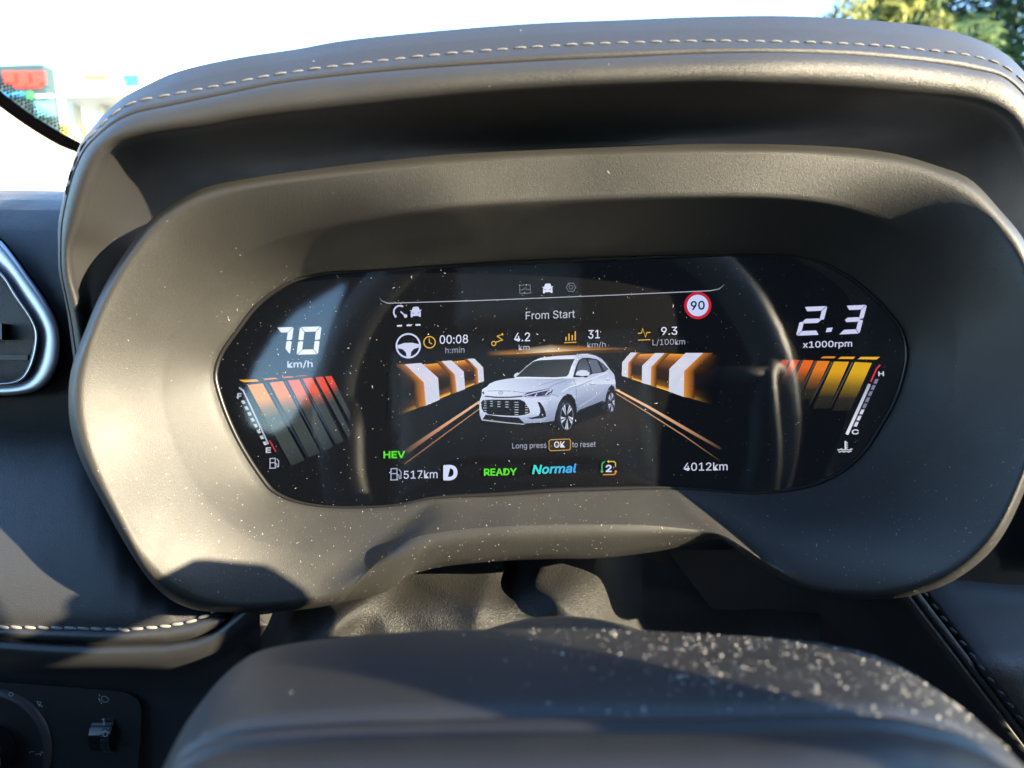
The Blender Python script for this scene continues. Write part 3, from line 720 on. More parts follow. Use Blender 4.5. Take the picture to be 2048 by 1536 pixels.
rows = [rowpx(grow(h0, -150), wh-0.16), rowpx(grow(h0, -60), wh-0.085), rowpx(grow(h0, -16), wh-0.045), rowpx(grow(h0, -3), wh-0.030), rowpx(h0, wh-0.022), rowpx(h0*.5+h1*.5, wh-0.0125), rowpx(grow(h1, 2), wh-0.0072), rowpx(h1, wh-0.0068), rowpx(grow(h1, -2.5), wh-0.0060), rowpx(h1*.5+h2*.5, wh-0.0022), rowpx(grow(h2, 1.6), wh-0.0002), rowpx(h2, wh-0.0012), rowpx(grow(h2, -1.6), wh+0.0004)]
for s, dw in ((.12, .0022), (.28, .0036), (.45, .0038), (.62, .0034), (.8, .0024), (.93, .0004), (1.0, -.0025)):
    rows.append(rowpx(h2*(1-s)+h3*s, wh+dw))
hin = grow(hb, -26)
for s in (.06, .16, .3, .5, .75, 1.0):
    rows.append(row_mix(h3, wh-.0025, hin, np.full(NH, 0.006), s))
hood_root = thing('instrument_hood', fr(0, 0.10, 0.0), 'black leather hood arching over the display with pale stitching along its edge', 'hood')
V, F = loft(rows)
hood = mesh_obj('hood_cover', V, F, M['hood'], hood_root)
HV, HF = V, F
# stitches
line = [pt(h1[i, 0], h1[i, 1], wh[i]-0.0068) for i in range(NH)]
def stitch_run(line, i0px, step, length, rad, parent, matl, off, normal=None, slant=0.25, skip=lambda p: False):
    L = resample([tuple(p) for p in line], 3000); seg = np.linalg.norm(np.diff(L, axis=0), axis=1); s = np.r_[0, np.cumsum(seg)]
    V, F = [], []
    m = 7; rr = [0.45, .85, 1, 1, 1, .85, .45]
    path = [Vector((-length/2+length*k/(m-1), 0, 0.0004*math.sin(math.pi*k/(m-1)))) for k in range(m)]
    V, F = tube(path, [rad*q for q in rr], 8); V = [Vector((v.x, v.y, v.z*0.6)) for v in V]
    base = None; c = i0px
    while c < s[-1]:
        k = int(np.searchsorted(s, c)); k = min(max(k, 5), 2990)
        p = Vector(L[k]); t = Vector(L[min(k+6, 2999)]-L[max(k-6, 0)]).normalized()
        nrm = normal; n_ = (nrm - t*nrm.dot(t)).normalized(); bb = n_.cross(t)
        rot = Matrix((t*math.cos(slant)+bb*math.sin(slant), bb*math.cos(slant)-t*math.sin(slant), n_)).transposed()
        jit = random.uniform(-0.05, 0.05); sl2 = slant + jit
        rot = Matrix((t*math.cos(sl2)+bb*math.sin(sl2), bb*math.cos(sl2)-t*math.sin(sl2), n_)).transposed()
        loc = p + n_*(off + random.uniform(-0.00012, 0.00008)) + t*random.uniform(-0.00025, 0.00025)
        if not skip(loc):
            if base is None:
                base = mesh_obj('stitch', V, F, matl, parent); base.location = loc - org(parent); base.rotation_euler = rot.to_euler(); 
            else: share(base, loc, rot.to_euler(), parent)
        c += step
stitch_run(line, 0.055, 0.0061, 0.0045, 0.00058, hood_root, M['thread'], 0.0001, (AX_V*0.8+AX_W*0.6).normalized(), 0.06, skip=lambda p: uvw(p)[1] < 0.072)

# ================================================================== dashboard
dash_root = thing('dashboard', fr(-0.2, -0.15, -0.016), 'black leather dashboard with stitched pads on both sides of the instruments', 'dashboard')
# upper pad, left of the hood
def grid(xs, ys, f):
    rows = [[f(x, y) for x in xs] for y in ys]
    return loft(rows)
xs = np.linspace(-420, 330, 40)
prof_y = [380, 383, 389, 400, 420, 460, 520, 600, 700, 800, 860, 930]
prof_w = [-0.30, -0.12, -0.060, -0.036, -0.022, -0.012, -0.006, -0.004, -0.006, -0.012, -0.020, -0.034]
def left_pad(x, i):
    y = prof_y[i] + (x-60)*0.012
    return pt(x, y, prof_w[i])
V, F = loft([[left_pad(x, i) for x in xs] for i in range(len(prof_y))])
mesh_obj('upper_pad', V, F, M['dash'], dash_root)
# lower (knee) pad with rolled edge; its right end turns up towards the bezel
xs = np.linspace(-420, 640, 190)
def ystitch(x): return float(np.interp(x, [-420, 0, 150, 250, 330, 380, 410, 430, 470, 640], [1250, 1253, 1256, 1259, 1252, 1243, 1232, 1222, 1195, 1100]))
def yroll(x): return float(np.interp(x, [-420, 0, 100, 200, 330, 390, 430, 460, 500, 640], [1268, 1276, 1283, 1287, 1284, 1275, 1260, 1236, 1200, 1110]))
_br = np.hypot(b0[:, 0]-CX, b0[:, 1]-CY)
def behind(x, y, wv):
    r = math.hypot(x-CX, y-CY); R_ = float(np.interp(math.atan2(y-CY, x-CX), angs, _br))
    return min(wv, wv - (wv+0.016)*float(smoothstep(-30, 75, R_-r)))
rows = []
for t, wv in ((0, -0.040), (.10, -0.022), (.22, -0.010), (.36, -0.001), (.5, 0.006), (.65, 0.012), (.8, 0.0165), (.92, 0.019), (.985, 0.0195), (1.0, 0.0185), (1.012, 0.0196)):
    rows.append([pt(x, 800 + (ystitch(x)-800)*t, behind(x, 800 + (ystitch(x)-800)*t, wv)) for x in xs])
for t, wv in ((.3, 0.0215), (.6, 0.0222), (.85, 0.021), (1.0, 0.0175), (1.1, 0.0165)):
    rows.append([pt(x, ystitch(x)+(yroll(x)-ystitch(x))*t, behind(x, ystitch(x)+(yroll(x)-ystitch(x))*t, wv)) for x in xs])
V, F = loft(rows)
mesh_obj('knee_pad', V, F, M['dash'], dash_root)
sl_ = [pt(x, ystitch(x), 0.0190) for x in np.linspace(-300, 436, 120)]
stitch_run(sl_, 0.002, 0.00555, 0.0048, 0.0007, dash_root, M['pale_thread'], 0.0004, AX_W, -0.10)
# lower roll and switch panel below
rows = []
for dy, wv in ((-2, 0.012), (3, 0.0195), (10, 0.0225), (22, 0.0235), (40, 0.021), (60, 0.016), (75, 0.012), (120, 0.010), (300, 0.008), (600, 0.005)):
    rows.append([pt(x, (yroll(x) if dy < 100 else 1285)+dy, wv) for x in np.linspace(-420, 520, 60)])
V, F = loft(rows)
mesh_obj('lower_roll', V, F, M['lower'], dash_root)
# end face of the lower dash beside the column, and the dark tunnel behind
V, F = loft([[pt(440, 1200, .010), pt(560, 1190, .002)], [pt(455, 1260, .014), pt(535, 1250, 0.006)], [pt(505, 1315, .014), pt(512, 1290, .006)], [pt(505, 1560, .012), pt(520, 1560, .006)]])
mesh_obj('side_trim', V, F, M['lower'], dash_root, smooth=False)
V, F = loft([[pt(x, y, -0.040 + 0.012*math.sin(x*0.004)) for x in np.linspace(400, 2300, 20)] for y in (900, 1200, 1400, 1700)])
mesh_obj('column_recess', V, F, M['lower'], dash_root)
# right pads with a welted seam running down to the right
def seamx(y): return 1836 + (y-1205)*0.765
rows = []
for dx, wv in ((0, 0.004), (3, 0.0075), (10, 0.010), (26, 0.0115), (70, 0.012), (160, 0.010), (320, 0.006), (600, 0.0)):
    rows.append([pt(seamx(y)+16+dx, y, wv - 0.07*max(0, (1330-y)/300)) for y in np.linspace(820, 1800, 50)])
V, F = loft(rows); mesh_obj('knee_pad', V, F, M['dash'], dash_root)
rows = []
for dx, wv in ((2, -0.002), (0, 0.0045), (-3, 0.0070), (-10, 0.0078), (-30, 0.0050), (-80, -0.010), (-170, -0.024), (-420, -0.032)):
    rows.append([pt(seamx(y)+dx-2, y, wv) for y in np.linspace(1100, 1800, 40)])
V, F = loft(rows); mesh_obj('knee_pad', V, F, M['lower'], dash_root)
V, F = tube([pt(seamx(y)+8, y, 0.0062) for y in np.linspace(1150, 1750, 40)], 0.0017, 8)
mesh_obj('seam_welt', V, F, M['dash'], dash_root)
stitch_run([pt(seamx(y)+27, y, 0.0116) for y in np.linspace(1180, 1600, 60)], 0.002, 0.0066, 0.0036, 0.0007, dash_root, M['dark_thread'], 0.0, AX_W, 0.3)
# right upper pad beyond the hood
V, F = loft([[pt(x, y, wv) for x in np.linspace(2060, 2500, 12)] for y, wv in ((395, -0.3), (400, -0.12), (420, -0.05), (520, -0.02), (700, -0.008), (900, -0.008), (1150, -0.02))])
mesh_obj('upper_pad', V, F, M['dash'], dash_root)
# dash top running forward to the windscreen base
V, F = loft([[CAM + R3 @ Vector((x, y_, z_)) for x in np.linspace(-0.62, 1.1, 14)] for y_, z_ in ((0.0795, -0.36), (0.083, -0.5), (0.10, -0.8), (0.10, -1.15))])
mesh_obj('dash_top', V, F, M['dash'], dash_root)

# ================================================================== air vent
vo = [(-150,440),(-60,440),(0,481),(29,515),(59,556),(88,597),(108,632),(118,661),(120,696),(114,732),(97,764),(73,781),(29,789),(0,790),(-150,796),(-260,760),(-280,620),(-240,480)]
vi = [(-140,520),(-50,520),(0,553),(29,597),(59,641),(68,664),(67,690),(56,732),(41,755),(18,764),(0,765),(-60,768),(-150,770),(-220,740),(-235,620),(-210,540)]
def ring_pts(L, n, c):
    P = crom(L, 10, True); a = np.arctan2(P[:, 1]-c[1], P[:, 0]-c[0]); o = np.argsort(a); r = np.hypot(P[:, 0]-c[0], P[:, 1]-c[1])[o]; a = a[o]
    A = np.linspace(-np.pi, np.pi, n+1)[:-1]
    rr = np.interp(A, np.r_[a-2*np.pi, a, a+2*np.pi], np.r_[r, r, r])
    return np.stack([c[0]+rr*np.cos(A), c[1]+rr*np.sin(A)], 1)
vc = np.array((-80.0, 650.0)); vo_ = ring_pts(vo, 120, vc); vi_ = ring_pts(vi, 120, vc)
def vrow(s, wv, k=0): 
    P = vo_*(1-s)+vi_*s; d = P-vc; P = vc+d*(1+k/np.linalg.norm(d, axis=1))[:, None]
    return [pt(p[0], p[1], wv) for p in P]
vent = thing('air_vent', pt(-80, 790, 0.0), 'dashboard air vent with rounded satin silver frame and dark vanes', 'air vent')
V, F = loft([vrow(0, -0.012, 6), vrow(0, -0.003, 6), vrow(0, -0.001, 5)], True); mesh_obj('vent_gap', V, F, M['black'], vent)
V, F = loft([vrow(0, -0.012, 2), vrow(0, 0.000, 1), vrow(.04, 0.0025), vrow(.2, 0.0035), vrow(.5, 0.003), vrow(.76, 0.0015), vrow(.84, 0.0006)], True); mesh_obj('outer_frame', V, F, M['silver'], vent)
V, F = loft([vrow(.82, -0.001), vrow(.84, 0.0032), vrow(.89, 0.0048), vrow(.95, 0.0045), vrow(1.0, 0.002), vrow(1.02, -0.006), vrow(1.05, -0.02)], True); mesh_obj('inner_frame', V, F, M['chrome'], vent)
V, F = loft([vrow(1.03, -0.004), vrow(1.06, -0.022), vrow(1.08, -0.045)], True); V.append(pt(vc[0], vc[1], -0.045)); F += [(240+j, 240+(j+1) % 120, 360) for j in range(120)]
mesh_obj('vent_duct', V, F, M['black'], vent)
for y in (600, 648, 676, 716):
    V, F = boxv(pt(-75, y, -0.012), AX_U*0.034, AX_V*0.0011, AX_W*0.006); mesh_obj('vane', V, F, M['lower'], vent, smooth=False)
V, F = boxv(pt(-10, 664, -0.004), AX_U*0.006, AX_V*0.0035, AX_W*0.004); mesh_obj('vane_tab', V, F, M['piano'], vent, smooth=False)

# ================================================================== light switch panel
sw = thing('light_switch_panel', pt(60, 1560, 0.010), 'dark light switch panel with headlight levelling roller under the knee pad', 'switch panel')
pan = crom([(-300,1362),(0,1363),(100,1370),(200,1378),(258,1386),(282,1405),(285,1450),(280,1520),(270,1600),(-300,1600)], 6, True)
pc = pan.mean(0)
rows = [[pt(*p, 0.009) for p in pan], [pt(*p, 0.0118) for p in (pc+(pan-pc)*0.995)], [pt(*p, 0.0128) for p in (pc+(pan-pc)*0.98)]]
V, F = loft(rows, True); F.append(tuple(range(2*len(pan), 3*len(pan))))
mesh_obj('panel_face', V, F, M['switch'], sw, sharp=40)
kc = pt(-20, 1500, 0.013)
def ringmesh(c, r0, w0, r1, w1_, n=48):
    return loft([[c + (AX_U*math.cos(a)+AX_V*math.sin(a))*r + AX_W*wv for a in np.linspace(0, 2*math.pi, n+1)[:-1]] for r, wv in ((r0, w0), (r0*.6+r1*.4, max(w0, w1_)), (r1, w1_))], True)
V, F = ringmesh(kc, 0.0265, -0.001, 0.0235, 0.0016); mesh_obj('dial_surround', V, F, M['lower'], sw)
V, F = loft([[kc + (AX_U*math.cos(a)+AX_V*math.sin(a))*r + AX_W*wv for a in np.linspace(0, 2*math.pi, 49)[:-1]] for r, wv in ((.0112, 0), (.0112, .008), (.0105, .0095), (.0098, .010), (.004, .0098), (.0002, .0098))], True); knob = mesh_obj('dial_knob', V, F, M['piano'], sw)
V, F = ringmesh(kc + AX_W*0.0092, 0.0112, 0, 0.0104, 0.0010); mesh_obj('chrome_ring', V, F, M['chrome'], knob)
# levelling roller
rc_ = pt(219, 1462, 0.009); cyl = []
for x in (-0.0045, 0.0045):
    cyl.append([rc_ + AX_U*x + AX_V*math.cos(a)*0.0075 + AX_W*math.sin(a)*0.0075 for a in np.linspace(0, math.pi, 20)])
V, F = loft(cyl); roller = mesh_obj('levelling_roller', V, F, M['piano'], sw)
parts = []
for k in range(9):
    a = math.pi*(0.16+0.68*k/8)
    for j in range(3):
        parts.append(boxv(rc_ + AX_U*(0.0012+0.0012*j) + AX_V*math.cos(a)*0.0077 + AX_W*math.sin(a)*0.0077, AX_U*0.0004, (AX_V*-math.sin(a)+AX_W*math.cos(a))*0.0006, (AX_V*math.cos(a)+AX_W*math.sin(a))*0.0004))
V, F = merge(parts); mesh_obj('roller_knurl', V, F, M['lower'], roller, smooth=False)
def printed(name, polys_or_text, wv, parent):
    V, F = polys_or_text
    return mesh_obj(name, [pt(x, y, wv) for x, y in V], F, M['print'], parent, smooth=False)
class Pr(Gfx):
    def build2(s, parent, wv):
        sh = AX_W*(wv); return mesh_obj(s.name, [v for v in s.V], s.F, M['print'], parent, smooth=False)
def strokes(name, lines, parent, wv):
    V = []; F = []
    for L, wd_ in lines:
        P = np.array(L, float)
        for i in range(len(P)-1):
            d = P[i+1]-P[i]; n_ = np.array((-d[1], d[0]))/(np.linalg.norm(d)+1e-9)*wd_/2; k = len(V)
            V += [P[i]+n_, P[i+1]+n_, P[i+1]-n_, P[i]-n_]; F.append((k, k+1, k+2, k+3))
    return mesh_obj(name, [pt(x, y, wv) for x, y in V], F, M['print'], parent, smooth=False)
zp = Z(6.4, 0, 1320)
ell = lambda cx, cy, rx, ry, n=16, a0=0, a1=6.2832: [(cx+rx*math.cos(a0+(a1-a0)*k/n), cy+ry*math.sin(a0+(a1-a0)*k/n)) for k in range(n+1)]
strokes('headlamp_symbol', [(zp([(1300, 470), (1330, 462), (1370, 475), (1388, 500), (1380, 530), (1350, 542), (1318, 535), (1303, 510), (1300, 470)]), 1.2)] + [(zp([(1258+8*k, 485+6*k), (1272+8*k, 530+2*k)]), 0.9) for k in range(3)] + [(zp([(1268, 440), (1276, 462)]), 2.2), (zp([(1292, 545), (1305, 562)]), 2.2)], sw, 0.0131)
strokes('index_mark', [(zp([(1140, 893), (1243, 884)]), 2.6)], sw, 0.0131)
strokes('dial_symbol', [(zp(ell(140, 440, 32, 24, 6)), 1.2)], sw, 0.0150); strokes('dial_symbol', [(zp([(470, 530), (505, 595)]), 1.2), (zp([(470, 530), (525, 540), (520, 565), (495, 568), (548, 600)]), 1.2)], sw, 0.0150)
strokes('dial_symbol', [(zp([(380, 1195), (385, 1175), (440, 1170)]), 1.1), (zp([(450, 1210), (510, 1200), (520, 1225), (530, 1170), (560, 1195)]), 1.2)], sw, 0.0131)
strokes('roller_digit', [(zp([(1305, 765), (1328, 748), (1330, 842)]), 1.8)], roller, 0.0170); strokes('roller_digit', [(zp(ell(1344, 942, 30, 38, 18)), 1.8)], roller, 0.0170)

# ================================================================== steering column gaiter
gait = thing('steering_column_gaiter', pt(950, 1300, 0.0), 'creased black leather gaiter over the steering column below the display', 'gaiter')
def gw_(x, y):
    t = (y-1090)/230
    b_ = -0.030 + 0.055*t
    b_ += 0.014*math.exp(-((x-900)/150)**2-((y-1215)/60)**2)
    b_ += 0.012*math.exp(-((x-720-(y-1200)*-0.9)/40)**2)*math.exp(-((y-1240)/70)**2)
    b_ += 0.016*math.exp(-((x-1130)/75)**2-((y-1190)/70)**2) - 0.010*math.exp(-((x-1030)/28)**2-((y-1140)/40)**2)
    b_ += 0.0022*math.sin(x*0.012+y*0.016) + 0.0006*math.sin(x*0.045-y*0.05)
    for x0, y0, ang_, amp, wd_ in ((760, 1230, 62, 0.006, 40), (865, 1170, 28, 0.003, 26), (960, 1215, 105, 0.006, 38), (1075, 1150, 130, 0.006, 28), (1130, 1215, 40, 0.004, 24), (660, 1210, 80, 0.005, 34)):
        ca, sa = math.cos(math.radians(ang_)), math.sin(math.radians(ang_)); al = (x-x0)*ca+(y-y0)*sa; ac = -(x-x0)*sa+(y-y0)*ca
        b_ += amp*math.exp(-abs(ac/wd_)**1.6)*math.exp(-(al/75)**2)
    b_ -= 0.03*float(smoothstep(1190, 1290, x)) + 0.03*float(smoothstep(640, 500, x))
    return b_
V, F = grid(np.linspace(500, 1640, 240), np.linspace(1060, 1420, 90), lambda x, y: pt(x, y, gw_(x, y)))
mesh_obj('gaiter_leather', V, F, M['gaiter'], gait)
# column shroud just behind the wheel hub
V, F = loft([[pt(x, 1232+(((x-1125)/150)**2)*26+dy, 0.075+wv) for x in np.linspace(880, 1370, 40)] for dy, wv in ((40, -0.016), (6, -0.012), (0, 0.0), (4, 0.012), (20, 0.016), (80, 0.035))])
shroud = mesh_obj('column_shroud', V, F, M['gaiter'], gait)

# ================================================================== steering wheel
whl = thing('steering_wheel', fr(0.03, -0.28, 0.21), 'black steering wheel whose dusty hub fills the space below the display', 'steering wheel')
S_back = [(250,1800),(330,1560),(352,1500),(380,1440),(430,1370),(475,1328),(520,1302),(650,1278),(780,1266),(900,1260),(1050,1258),(1200,1258),(1400,1268),(1500,1273),(1620,1284),(1740,1308),(1800,1334),(1850,1372),(1900,1420),(1945,1470),(1975,1560),(2010,1800)]
S_front = [(130,1900),(300,1610),(350,1530),(400,1497),(470,1476),(560,1462),(700,1452),(800,1447),(900,1445),(1050,1441),(1200,1440),(1400,1440),(1500,1438),(1620,1434),(1740,1436),(1800,1442),(1850,1452),(1900,1463),(1955,1482),(2030,1520),(2100,1600),(2250,1900)]
n = 160
sb = resample(crom(S_back, 8), n); sf = resample(crom(S_front, 8), n)
WB, WF = 0.128, 0.176
hub_rows = [rowpx(sb+np.array((0, 300)), np.full(n, 0.07)), rowpx(sb+np.array((0, 60)), np.full(n, WB-0.016)), rowpx(sb+np.array((0, 8)), np.full(n, WB-0.007)), rowpx(sb, np.full(n, WB))]
for s in (.06, .15, .3, .5, .7, .85, .96):
    A = [pt(*sb[i], WB).lerp(pt(*sf[i], WF), s) + AX_V*0.0022*math.sin(math.pi*s) for i in range(n)]
    hub_rows.append(A)
hub_rows.append([p - AX_V*0.0012 for p in rowpx(sf, np.full(n, WF-0.0006))])
V, F = loft(hub_rows)
hub = mesh_obj('hub_housing', V, F, M['hub'], whl); HubV, HubF = V, F
# horn pad: slightly raised cushion in front of the housing
rows = []
for dy, wv, up_ in ((3, WF-0.001, -0.003), (-1, WF, 0.0), (2, WF+.002, .0006), (14, WF+.007, .0009), (20, WF+.009, -.0012), (27, WF+.011, -.0014), (31, WF+.013, .0006), (45, WF+.020, 0.0006), (70, WF+.028, -0.0006), (110, WF+.034, -0.004), (240, WF+.038, -0.016)):
    rows.append([pt(sf[i, 0], sf[i, 1]+dy, wv) + AX_V*up_ for i in range(n)])
V, F = loft(rows); pad = mesh_obj('horn_pad', V, F, M['hub'], whl)
# rim and spokes (outside the frame, mirrored in the display and shading the bezel)
RC = (0.038, -0.030, 0.290); RR = 0.192
path = [fr(RC[0]+RR*math.cos(a), RC[1]+RR*0.97*math.sin(a), RC[2]) for a in np.linspace(0, 2*math.pi, 97)]
V, F = tube(path, 0.0165, 16, caps=False); mesh_obj('rim', V, F, M['rim'], whl)
for L_, R_ in (([(-0.10, -0.115, 0.165), (-0.118, -0.070, 0.185), (-0.125, -0.030, 0.205), (-0.148, -0.020, 0.282)], [0.016, 0.016, 0.016, 0.015]),
               ([(0.130, -0.120, 0.160), (0.172, -0.070, 0.178), (0.182, 0.004, 0.196), (0.226, 0.010, 0.284)], [0.016, 0.013, 0.008, 0.008])):
    P_ = crom(L_, 5); V, F = tube([fr(*p) for p in P_], list(np.interp(np.linspace(0, 3, len(P_)), range(4), R_)), 12); mesh_obj('spoke', V, F, M['hub'], whl)
V, F = tube([fr(RC[0], -0.12, 0.18), fr(RC[0], -0.17, 0.22), fr(RC[0], -0.214, 0.284)], [0.03, 0.024, 0.02], 12); mesh_obj('spoke', V, F, M['hub'], whl)

V, F = tube([fr(0.128, -0.002, 0.197), fr(0.150, 0.003, 0.197), fr(0.184, 0.004, 0.198)], [0.006, 0.0095, 0.009], 10); mesh_obj('shadow_pod', V, F, M['hub'], whl)  # added out of view to widen the spoke's shadow on the bezel
# indicator stalk tip at the lower left
stk = thing('indicator_stalk', pt(-60, 1640, 0.07), 'dark indicator stalk reaching out beside the light switches', 'stalk')
V, F = tube([fr(0.03, -0.145, 0.06), fr(-0.09, -0.152, 0.075), fr(-0.17, -0.1405, 0.082), fr(-0.20, -0.138, 0.084)], [0.010, 0.009, 0.0085, 0.006], 14); mesh_obj('stalk_lever', V, F, M['hub'], stk)

# ================================================================== centre touchscreen added out of view to keep sun off column and pads
scr = thing('sun_blocker', fr(0.475, -0.10, 0.05), 'added unseen black touchscreen on the dashboard right of the instruments', 'blocker')
ay = (AX_V*0.98 - AX_W*0.20).normalized(); az = ay.cross(AX_U)*-1; az = AX_U.cross(ay)
V, F = boxv(fr(0.480, -0.016, 0.160), AX_U*0.100, ay*0.048, az*0.006); mesh_obj('blocker_case', V, F, M['black'], scr, smooth=False)
V, F = boxv(fr(0.480, -0.016, 0.160)+az*0.0066, AX_U*0.097, ay*0.045, az*0.0004); mesh_obj('blocker_glass', V, F, M['piano'], scr, smooth=False)
V, F = boxv(fr(0.480, -0.055, 0.078), AX_U*0.03, ay*0.022, az*0.074); mesh_obj('blocker_stand', V, F, M['black'], scr, smooth=False)

# ================================================================== windscreen and pillar
WS0 = CAM + ray(110, 262)*1.02; WSN = Vector((0.10, -0.52, -0.85)).normalized()
def on_glass(px, py, off=0.0):
    r = ray(px, py); t = (WS0-CAM).dot(WSN)/r.dot(WSN); return CAM + r*t + WSN*off
fl = [(-420,-190),(-300,-70),(-150,70),(0,184),(59,228),(117,264),(176,294),(260,325),(400,352),(700,385),(1100,392),(1600,392),(2300,380)]
flc = crom(fl, 8)
ws = thing('windscreen', on_glass(700, 385), 'raked windscreen glass with dotted black border and water droplets', 'windscreen')
edge = [on_glass(*p) for p in flc]
back = Vector((0, -0.85, 0.52)); back = (back - WSN*back.dot(WSN)).normalized()
rows = [edge] + [[p + back*d for p in edge] for d in (0.15, 0.4, 0.75)]
V, F = loft(rows); mesh_obj('glass_pane', V, F, M['glass'], ws)
A = flc + 0.0; nrm = np.gradient(A, axis=0); nrm = np.stack([nrm[:, 1], -nrm[:, 0]], 1); nrm /= np.linalg.norm(nrm, axis=1)[:, None]
V, F = loft([[on_glass(*(A[i]-nrm[i]*30), 0.003) for i in range(len(A))], [on_glass(*(A[i]+nrm[i]*6), 0.003) for i in range(len(A))]]); mesh_obj('black_border', V, F, M['frit'], ws, smooth=False)
V = []; F = []
L = resample(A, 1400); nn = np.gradient(L, axis=0); nn = np.stack([nn[:, 1], -nn[:, 0]], 1); nn /= np.linalg.norm(nn, axis=1)[:, None]
pos = 0; tot = np.linalg.norm(np.diff(L, axis=0), axis=1).sum(); seg = tot/1400
for r_, (off, rad) in enumerate(((11, 3.3), (16.5, 2.9), (22, 2.4), (27, 1.8))):
    k = 0
    while True:
        i = int((k*9.0 + (r_ % 2)*4.5)/seg)
        if i >= 700: break
        c = L[i]+nn[i]*off; b = len(V)
        V += [on_glass(c[0]+rad*math.cos(a), c[1]+rad*math.sin(a), 0.003) for a in np.linspace(0, 2*math.pi, 9)[:-1]]; F.append(tuple(range(b, b+8))); k += 1
mesh_obj('border_dots', V, F, M['frit'], ws, smooth=False)
# droplets on the glass
M['drop'] = glass_mat('water', 1.33, 0.0, (0.75, 0.78, 0.78))
for (dx, dy) in ((27, 77), (43, 84), (28, 86), (74, 105), (102, 117), (36, 119), (6, 68), (115, 157), (78, 158), (118, 220), (70, 182), (95, 175), (104, 190)):
    p = on_glass(dx, dy, -0.001); s_ = random.uniform(1.3, 2.6); t1 = AX_U; t2 = WSN.cross(t1).normalized()
    V = [p + (t1*math.cos(a)*s_*1.3 + t2*math.sin(a)*s_*.7)*0.001*r_ - WSN*0.0008*h for r_, h in ((1, 0), (.7, .8), (.25, 1.2)) for a in np.linspace(0, 2*math.pi, 11)[:-1]]
    F = [(i*10+j, i*10+(j+1) % 10, (i+1)*10+(j+1) % 10, (i+1)*10+j) for i in range(2) for j in range(10)] + [tuple(range(20, 30))]
    mesh_obj('water_droplet', V, F, M['drop'], ws)
# pillar trim
pil = crom([(-560,-244),(-420,-168),(-300,-46),(-150,95),(0,206),(59,248),(117,283),(164,304),(200,338),(215,420)], 6)
rows = [[on_glass(*(p), 0.006) for p in pil], [on_glass(*(p + np.array((-22, 20))), 0.05) for p in pil], [on_glass(*(p + np.array((-90, 90))), 0.12) for p in pil], [on_glass(*(p + np.array((-260, 250))), 0.17) for p in pil], [on_glass(*(p + np.array((-420, 420))), 0.20) for p in pil]]
V, F = loft(rows)
pillar = mesh_obj('windscreen_pillar', V, F, M['pillar'])
tag(pillar, 'pale fabric covered windscreen pillar in bright sun beside the dashboard', 'pillar')

# ================================================================== cabin around the camera (mirrored in the display, shades the sky)
def slab(name, corners, thick, m, parent=None):
    c = [Vector(p) for p in corners]; n_ = (c[1]-c[0]).cross(c[2]-c[0]).normalized()*thick
    k = len(c); V = c + [p+n_ for p in c]; F = [tuple(range(k)), tuple(reversed(range(k, 2*k)))] + [(i, i+k, (i+1) % k+k, (i+1) % k) for i in range(k)]
    return mesh_obj(name, V, F, m, parent, smooth=False)
roof = slab('roof_lining', [(-0.66, -0.05, 1.64), (1.12, -0.05, 1.64), (1.12, -0.62, 1.67), (-0.66, -0.62, 1.67)], 0.03, M['headliner']); tag(roof, kind='structure')
roof2 = slab('roof_lining', [(-0.66, -0.62, 1.67), (1.12, -0.62, 1.67), (1.12, -3.4, 2.30), (-0.66, -3.4, 2.30)], 0.03, M['headliner']); tag(roof2, kind='structure')
floor_ = slab('car_floor', [(-0.7, 1.2, 0.25), (1.2, 1.2, 0.25), (1.2, -3.4, 0.25), (-0.7, -3.4, 0.25)], 0.03, M['trim']); tag(floor_, kind='structure')
rear = slab('rear_wall', [(-0.7, -3.4, 0.25), (1.2, -3.4, 0.25), (1.2, -3.4, 2.30), (-0.7, -3.4, 2.30)], 0.03, M['trim']); tag(rear, kind='structure')
for sx, x in ((-1, -0.66), (1, 1.12)):
    d = slab('cabin_side_wall', [(x, 1.1, 0.28), (x, -0.62, 0.28), (x, -0.62, 0.97), (x, 1.1, 0.97)], 0.05*sx, M['trim']); tag(d, kind='structure')
# rear side walls; the driver-side one has a window opening shaped to mirror as the blue patch in the display
def mirror_on_wall(px, py, x):
    r = R3 @ Vector(((px-1024)/FPX, (768-py)/FPX, 1.0)); p = pt(px, py, 0.0); return p + r*((x-p.x)/r.x)
xw = -0.66
hole = [mirror_on_wall(px, py, xw) for px, py in ((692,556),(640,590),(590,622),(545,672),(512,726),(492,775),(488,820),(500,852),(540,868),(575,850),(612,790),(640,715),(660,650),(678,600))]
outer = [Vector((xw, -0.62, 0.28)), Vector((xw, -3.4, 0.28)), Vector((xw, -3.4, 2.3)), Vector((xw, -0.62, 1.66))]
loops = [[Vector((p.y, p.z, 0)) for p in outer], [Vector((p.y, p.z, 0)) for p in hole]]
tri = tessellate_polygon(loops); allp = outer + hole
rw = mesh_obj('rear_side_wall', allp, [tuple(t) for t in tri], M['trim'], smooth=False); tag(rw, kind='structure')
rw2 = slab('rear_side_wall', [(1.12, -0.75, 0.28), (1.12, -3.4, 0.28), (1.12, -3.4, 2.3), (1.12, -0.75, 1.66)], 0.04, M['trim']); tag(rw2, kind='structure')  # closed, without a window, to darken the display's right-hand reflection
